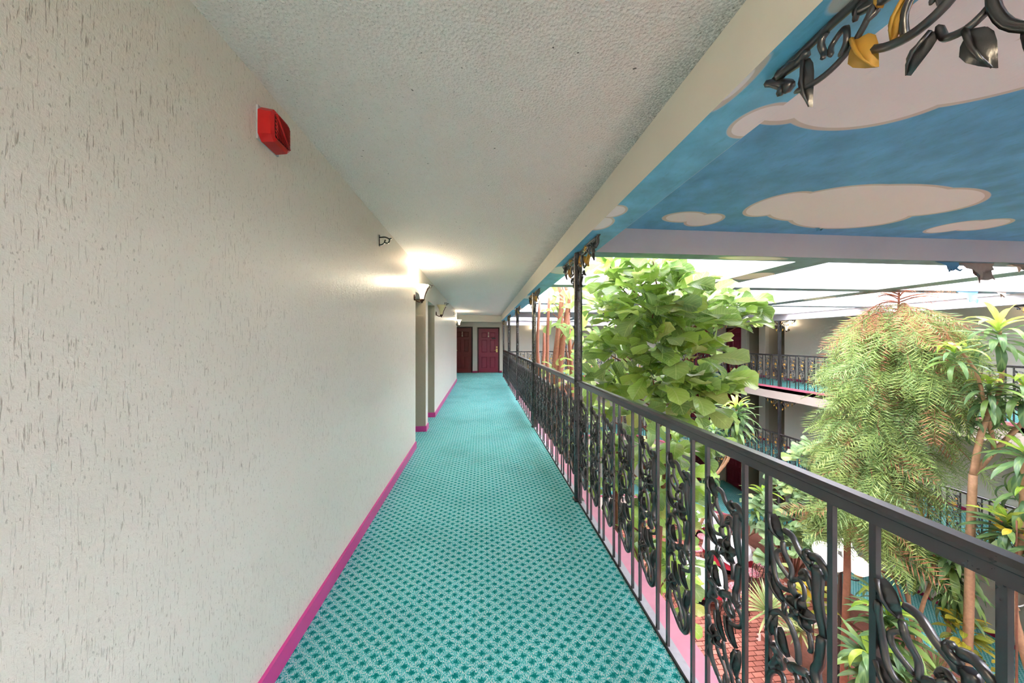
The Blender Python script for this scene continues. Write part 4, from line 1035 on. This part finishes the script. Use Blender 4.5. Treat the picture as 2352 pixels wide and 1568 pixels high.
for (px, py, d, r, n) in ((1290, 655, 5.6, .22, 10), (1262, 690, 6.2, .22, 7), (1310, 700, 5.4, .25, 11), (1330, 770, 5.2, .3, 12), (1300, 800, 5.6, .25, 8), (1270, 720, 6.3, .2, 6), (1262, 860, 6.3, .28, 10), (1300, 880, 5.6, .3, 13), (1340, 850, 5.0, .3, 13), (1240, 850, 7.2, .3, 8), (1310, 950, 5.5, .35, 13), (1280, 1000, 6, .4, 13), (1330, 1060, 5.4, .4, 13), (1300, 1120, 6, .4, 10), (1350, 1180, 5.6, .4, 10), (1250, 940, 7, .4, 10)):
    c = at(px, py, d)
    f2.stem([Vector((1.75, 6.5, max(-4, c.z - .5))), (Vector((1.75, 6.5, c.z - .3)) + c) / 2, c], .02, .008, M['bark_pink'], 'branch', 5, 3)
    for i in range(n):
        o = rv().normalized(); f2.leaf(c + o * r * R.uniform(.3, 1), o + Vector((0, 0, .4)) + rv(.2), Vector((0, 0, 1)) + rv(.35), R.uniform(.2, .34), 'old', R.uniform(.85, 1.1))
f2.finish({'old': (FIGM, M['fig'])})

# fig shrubs on the ground beside the far walkway
def shrub(label, cl, base, size=(.2, .34)):
    P = Plant('fig_shrub', label, 'shrub', base)
    for (px, py, d, r, n) in cl:
        n = int(n * 1.5); c = at(px, py, d); P.stem([P.b, Vector((P.b.x * .5 + c.x * .5, P.b.y * .5 + c.y * .5, (P.b.z + c.z) / 2 - .2)), c], .025, .01, M['bark_brown'], 'stem', 5, 3)
        for i in range(n):
            o = rv().normalized(); o.z = abs(o.z) * .7 - .1; P.leaf(c + o * r * R.uniform(.2, 1), o + Vector((-.2, -.3, .35)) + rv(.2), Vector((-.2, -.35, 1)) + rv(.3), R.uniform(*size), 'old', R.uniform(.95, 1.2))
    P.finish({'old': (FIGM, M['fig_dark'])})
shrub('wide grey-green fig shrub spreading above the kerb left of the globe lamp', [(1760, 1165, 8.2, .35, 24), (1800, 1120, 8.4, .3, 20), (1830, 1200, 7.8, .4, 32), (1780, 1230, 7.8, .3, 22), (1860, 1150, 7.9, .4, 30), (1880, 1230, 7.5, .35, 26), (1900, 1180, 7.7, .35, 24), (1770, 1290, 7.4, .22, 12), (1840, 1265, 7.5, .3, 20)], (8.15, 7.9, GZ + .14))
shrub('tall fig shrub reaching the middle floor railing behind the pine', [(1870, 1035, 7.4, .25, 15), (1905, 1050, 7.3, .25, 16), (1850, 1060, 7.6, .2, 10), (1925, 1090, 7.2, .3, 18), (1890, 1110, 7.4, .25, 14)], (8.3, 7.2, GZ + .14))
shrub('low fig shrub hanging over the far kerb right of the globe lamp', [(2010, 1190, 6.9, .22, 14), (2040, 1215, 6.8, .2, 10), (1985, 1215, 6.9, .2, 9)], (8.4, 5.4, GZ + .14))

# the weeping pine, dead and russet at its tip
def frond(L, seed):
    r = random.Random(seed); mb = MB(); n = 11; P = []
    for i in range(n + 1):
        t = i / n; P.append(Vector((L * t, 0.03 * math.sin(5 * t + seed), -0.22 * L * t * t)))
    mb.tube([P[0], P[n // 2], P[n]], [.007, .005, .003], 3, 0)
    for i in range(1, n + 1):
        for s in (1, -1):
            l = L * .30 * math.sin(math.pi * (0.16 + 0.72 * i / n)) * r.uniform(.8, 1.15); p = P[i]; b = len(mb.v); dx = l * r.uniform(.5, .95); dz = r.uniform(-.3, .08) * l
            mb.v += [tuple(p), tuple(p + Vector((dx * .5 - .014, s * l * .5, dz * .4 + .01))), tuple(p + Vector((dx, s * l, dz))), tuple(p + Vector((dx * .5 + .014, s * l * .5, dz * .4 + .01)))]
            mb.face((b, b + 1, b + 2, b + 3), 0, [(.5, 0), (.3, .5), (.5, 1), (.7, .5)])
    return mb
FR = [frond(1.0, k) for k in range(6)]
pine = Plant('weeping_pine', 'weeping pine-like tree with feathery green boughs and a dead russet top', 'tree', (6.0, 4.95, GZ + .12))
ptop = at(2065, 672, 5.35); PT = [pine.b, at(1945, 1340, 5.4), at(1950, 1200, 5.4), at(1985, 1050, 5.45), at(2040, 900, 5.45), at(2060, 780, 5.4), ptop]
pine.stem(PT, .055, .012, M['bark_pink'], 'trunk', 8, 5)
pts = spline(PT[2:], 14); N = len(pts)
nb = 120
for k in range(nb):
    t = (k + .5) / nb; p = pts[int(t * (N - 1))]; az = k * 2.39996 + R.uniform(-.3, .3)
    deadtop = t > .93
    Lb = prof([(0, .5), (.15, .75), (.45, .92), (.75, .88), (.9, .75), (1, .45)], t) * R.uniform(.75, 1.12)
    Lb *= 1 + .45 * math.cos(az) * (1 - t)
    if deadtop: Lb = R.uniform(.35, .62)
    dr = Vector((math.cos(az), math.sin(az) * .9, 0)); drop = (.15 + .6 * R.random()) * (0.15 if deadtop else 1)
    B = [p + dr * (Lb * u) + Vector((0, 0, .10 * math.sin(u * 2) - drop * u * u * Lb * 1.2)) for u in (0, .25, .5, .75, 1)]
    bo = pine.stem(B, .012, .004, M['bark_pink'], 'branch', 4, 2)
    fol = MB(); dm = MB(); S = spline(B, 6)
    nf = 9 if deadtop else 23
    for q in range(nf):
        u = .12 + .88 * q / nf; c = S[min(len(S) - 1, int(u * (len(S) - 1)))]; sd = 1 if q % 2 else -1
        side = Vector((-dr.y, dr.x, 0)) * sd
        d = dr * R.uniform(.5, 1.1) + side * R.uniform(.1, .8) + Vector((0, 0, R.uniform(-1.9, -.25)))
        if deadtop: d = dr + side * .8 + Vector((0, 0, R.uniform(-.4, .5)))
        Mx = Matrix.Translation(c - pine.b) @ frame(d, Vector((0, 0, 1)) + rv(.4)) @ Matrix.Scale(R.uniform(.36, .60) * (.55 if deadtop else 1), 4)
        dead = deadtop or (R.random() < (.30 if t > .82 else .06)) or (u < .22 and R.random() < .3)
        (dm if dead else fol).add(FR[R.randrange(6)], Mx, R.random() * .98 + .01)
    if fol.f: obj('foliage', fol, M['needle'], bo, kind='stuff')
    if dm.f: obj('dead_foliage', dm, M['needle_dead'], bo, kind='stuff')

# dracaenas
def dracaena(label, base, stems, heads, cat='dracaena'):
    P = Plant('dracaena', label, cat, base)
    for st in stems: P.stem(st[0], st[1], st[2], M['cane'], 'cane', 8, 4)
    for (tip, ax, n, size, young, ln, sp) in heads: whorl(P, tip, ax, n, size, 'old', young, sp, ln)
    P.finish({'old': (DRACM, M['drac']), 'new': (DRACM, M['drac_new'])})
UPV = Vector((0, 0, 1))
b1 = Vector((6.62, 3.95, GZ + .12)); fork = at(2235, 1090, 4.5); fk2 = at(2285, 1035, 4.5)
dracaena('tallest dracaena with forked tan canes at the right edge of the view', b1,
         [([b1, at(2225, 1420, 4.5), at(2228, 1250, 4.5), fork], .050, .040), ([fork, at(2252, 1000, 4.5), at(2268, 960, 4.5), at(2300, 880, 4.5), at(2296, 760, 4.5)], .036, .018), ([fork, fk2, at(2352, 965, 4.4), at(2400, 890, 4.3)], .034, .02), ([fk2, at(2275, 985, 4.5), at(2262, 930, 4.5), at(2240, 850, 4.5), at(2190, 790, 4.5)], .026, .014), ([at(2270, 955, 4.5), at(2272, 900, 4.5)], .022, .018)],
         [(at(2292, 742, 4.5), UPV, 34, .44, 11, .36, (.15, 1.75)), (at(2190, 800, 4.5), Vector((-.1, 0, 1)), 24, .34, 8, .25, (.15, 1.6)), (at(2272, 880, 4.45), UPV, 34, .38, 6, .34, (.2, 2.1)), (at(2355, 880, 4.3), Vector((.1, 0, 1)), 34, .42, 7, .3, (.2, 2.0)), (at(2230, 960, 4.6), Vector((-.3, 0, 1)), 16, .28, 2, .2, (.3, 1.9))])
b2 = Vector((7.15, 3.2, GZ + .12))
dracaena('drooping dracaena clump hanging at the right edge below the handrail', b2,
         [([b2, at(2330, 1420, 4.1), at(2345, 1250, 4.1), at(2352, 1060, 4.1)], .045, .025), ([at(2335, 1400, 4.1), at(2300, 1330, 4.2), at(2300, 1240, 4.2)], .03, .02)],
         [(at(2352, 1035, 4.1), Vector((-.3, 0, 1)), 40, .42, 4, .42, (.5, 2.4)), (at(2310, 1195, 4.2), UPV, 46, .40, 9, .30, (.3, 2.4)), (at(2365, 1120, 4.1), UPV, 26, .4, 3, .4, (.8, 2.5)), (at(2390, 1240, 4.0), UPV, 34, .42, 6, .3, (.3, 2.4))])
b3 = Vector((6.55, 4.25, GZ + .12))
dracaena('dark leafy dracaena in front of the ground floor wall by the tan cane', b3,
         [([b3, at(2110, 1450, 4.9), at(2140, 1330, 4.9), at(2150, 1240, 4.9)], .03, .018), ([b3, at(2090, 1400, 5.0), at(2085, 1280, 5.0)], .026, .016), ([b3, at(2180, 1440, 4.8), at(2170, 1350, 4.8)], .026, .016)],
         [(at(2185, 1250, 4.8), UPV, 56, .42, 3, .5, (.4, 2.3)), (at(2095, 1255, 5.0), UPV, 40, .38, 2, .4, (.4, 2.3)), (at(2190, 1330, 4.8), UPV, 50, .42, 2, .4, (.5, 2.4)), (at(2120, 1190, 5.1), UPV, 22, .3, 2, .3, (.3, 2.0))])
b4 = Vector((5.9, 4.35, GZ + .12))
dracaena('bushy light green dracaena low in the near bed below the globe lamp', b4,
         [([b4, at(2035, 1560, 4.75), at(2040, 1440, 4.75)], .035, .02)],
         [(at(2042, 1410, 4.75), UPV, 70, .52, 9, .6, (.12, 2.0)), (at(1995, 1500, 4.7), Vector((-.3, 0, 1)), 54, .50, 3, .6, (.3, 2.2)), (at(2060, 1520, 4.6), UPV, 54, .48, 3, .6, (.3, 2.2)), (at(2010, 1350, 5.2), UPV, 14, .34, 2, .2, (.8, 1.9))])
b5 = Vector((5.35, 6.7, GZ))
b5 = Vector((5.3, 8.9, GZ - .045))
b5 = Vector((3.1, 6.1, GZ + .12))
dracaena('slender dracaena with a shaggy head in front of the middle floor railing', Vector((3.15, 6.9, GZ + .12)),
         [([Vector((3.15, 6.9, GZ + .12)), at(1610, 1200, 6.9), at(1632, 1110, 6.7), at(1672, 1055, 6.5), at(1688, 990, 6.5), at(1692, 935, 6.5)], .035, .018), ([at(1632, 1110, 6.7), at(1668, 1045, 6.6), at(1650, 1010, 6.6)], .016, .012)],
         [(at(1692, 935, 6.5), UPV, 92, .42, 12, .6, (.15, 2.5)), (at(1640, 985, 6.7), Vector((-.2, 0, 1)), 34, .34, 3, .3, (.3, 2.2)), (at(1632, 1080, 6.7), UPV, 36, .36, 1, .6, (1.4, 2.7))])
dracaena('broad-leaved dracaena standing behind the middle cafe table', Vector((8.3, 9.6, GZ + .14)),
         [([Vector((8.3, 9.6, GZ + .14)), at(1755, 1200, 9.6), at(1752, 1140, 9.6)], .03, .02)], [(at(1752, 1130, 9.4), UPV, 30, .55, 8, .4, (.2, 1.8)), (at(1735, 1170, 9.4), UPV, 22, .5, 3, .4, (.3, 2.0))])
def yucca(label, c, n, size):
    P = Plant('yucca', label, 'yucca', (c.x, c.y, GZ + .12))
    P.stem([P.b, P.b + Vector((0, 0, max(.08, c.z - P.b.z)))], .03, .025, M['cane'], 'cane', 6, 2)
    for i in range(n):
        az = i * 2.4; el = .1 + 1.65 * (i / n); d = Vector((math.cos(az) * math.sin(el), math.sin(az) * math.sin(el), math.cos(el)))
        P.leaf(c, d, UPV, size * R.uniform(.85, 1.1), 'old', 1.2)
    P.finish({'old': (YUCM, M['yucca'])})
yucca('spiky yucca rosette in the near bed beside the brick paving', at(1764, 1405, 6.5), 70, .58)
yucca('second spiky yucca rosette at the right behind the first', at(1838, 1450, 6.2), 52, .50)
yucca('small striped spiky plant low beside the bushy dracaena', at(2150, 1545, 4.9), 46, .40)
def croton(label, c, n, size):
    P = Plant('croton', label, 'croton', (c.x, c.y, GZ + .12))
    P.stem([P.b, (P.b + c) / 2, c], .015, .008, M['bark_brown'], 'stem', 5, 3)
    for i in range(n):
        o = rv().normalized(); o.z = abs(o.z) * .8; P.leaf(c + o * .12 - UPV * R.uniform(0, .3), o, UPV + rv(.2), size * R.uniform(.8, 1.15), 'old')
    P.finish({'old': (CROM, M['croton'])})
croton('yellow-leaved croton between the yuccas and the globe lamp', at(1868, 1360, 5.6), 34, .20)
croton('yellow and green croton at the lower right behind the scroll panel', at(2215, 1430, 4.6), 40, .20)
croton('bronze and yellow croton at the bottom right corner', at(2262, 1520, 4.5), 40, .18)
croton('bright yellow croton tips among the drooping dracaena at the right', at(2335, 1195, 4.05), 16, .14)
# white hose loop by the right-hand cane
obj('garden_hose', MB().tube(spline([at(2302, 1345, 4.3), at(2320, 1372, 4.3), at(2338, 1392, 4.25), at(2360, 1385, 4.2)], 5), .007, 6), M['cloth_white'], None, label='thin white hose looped over the dracaena cane at the right edge', cat='hose')
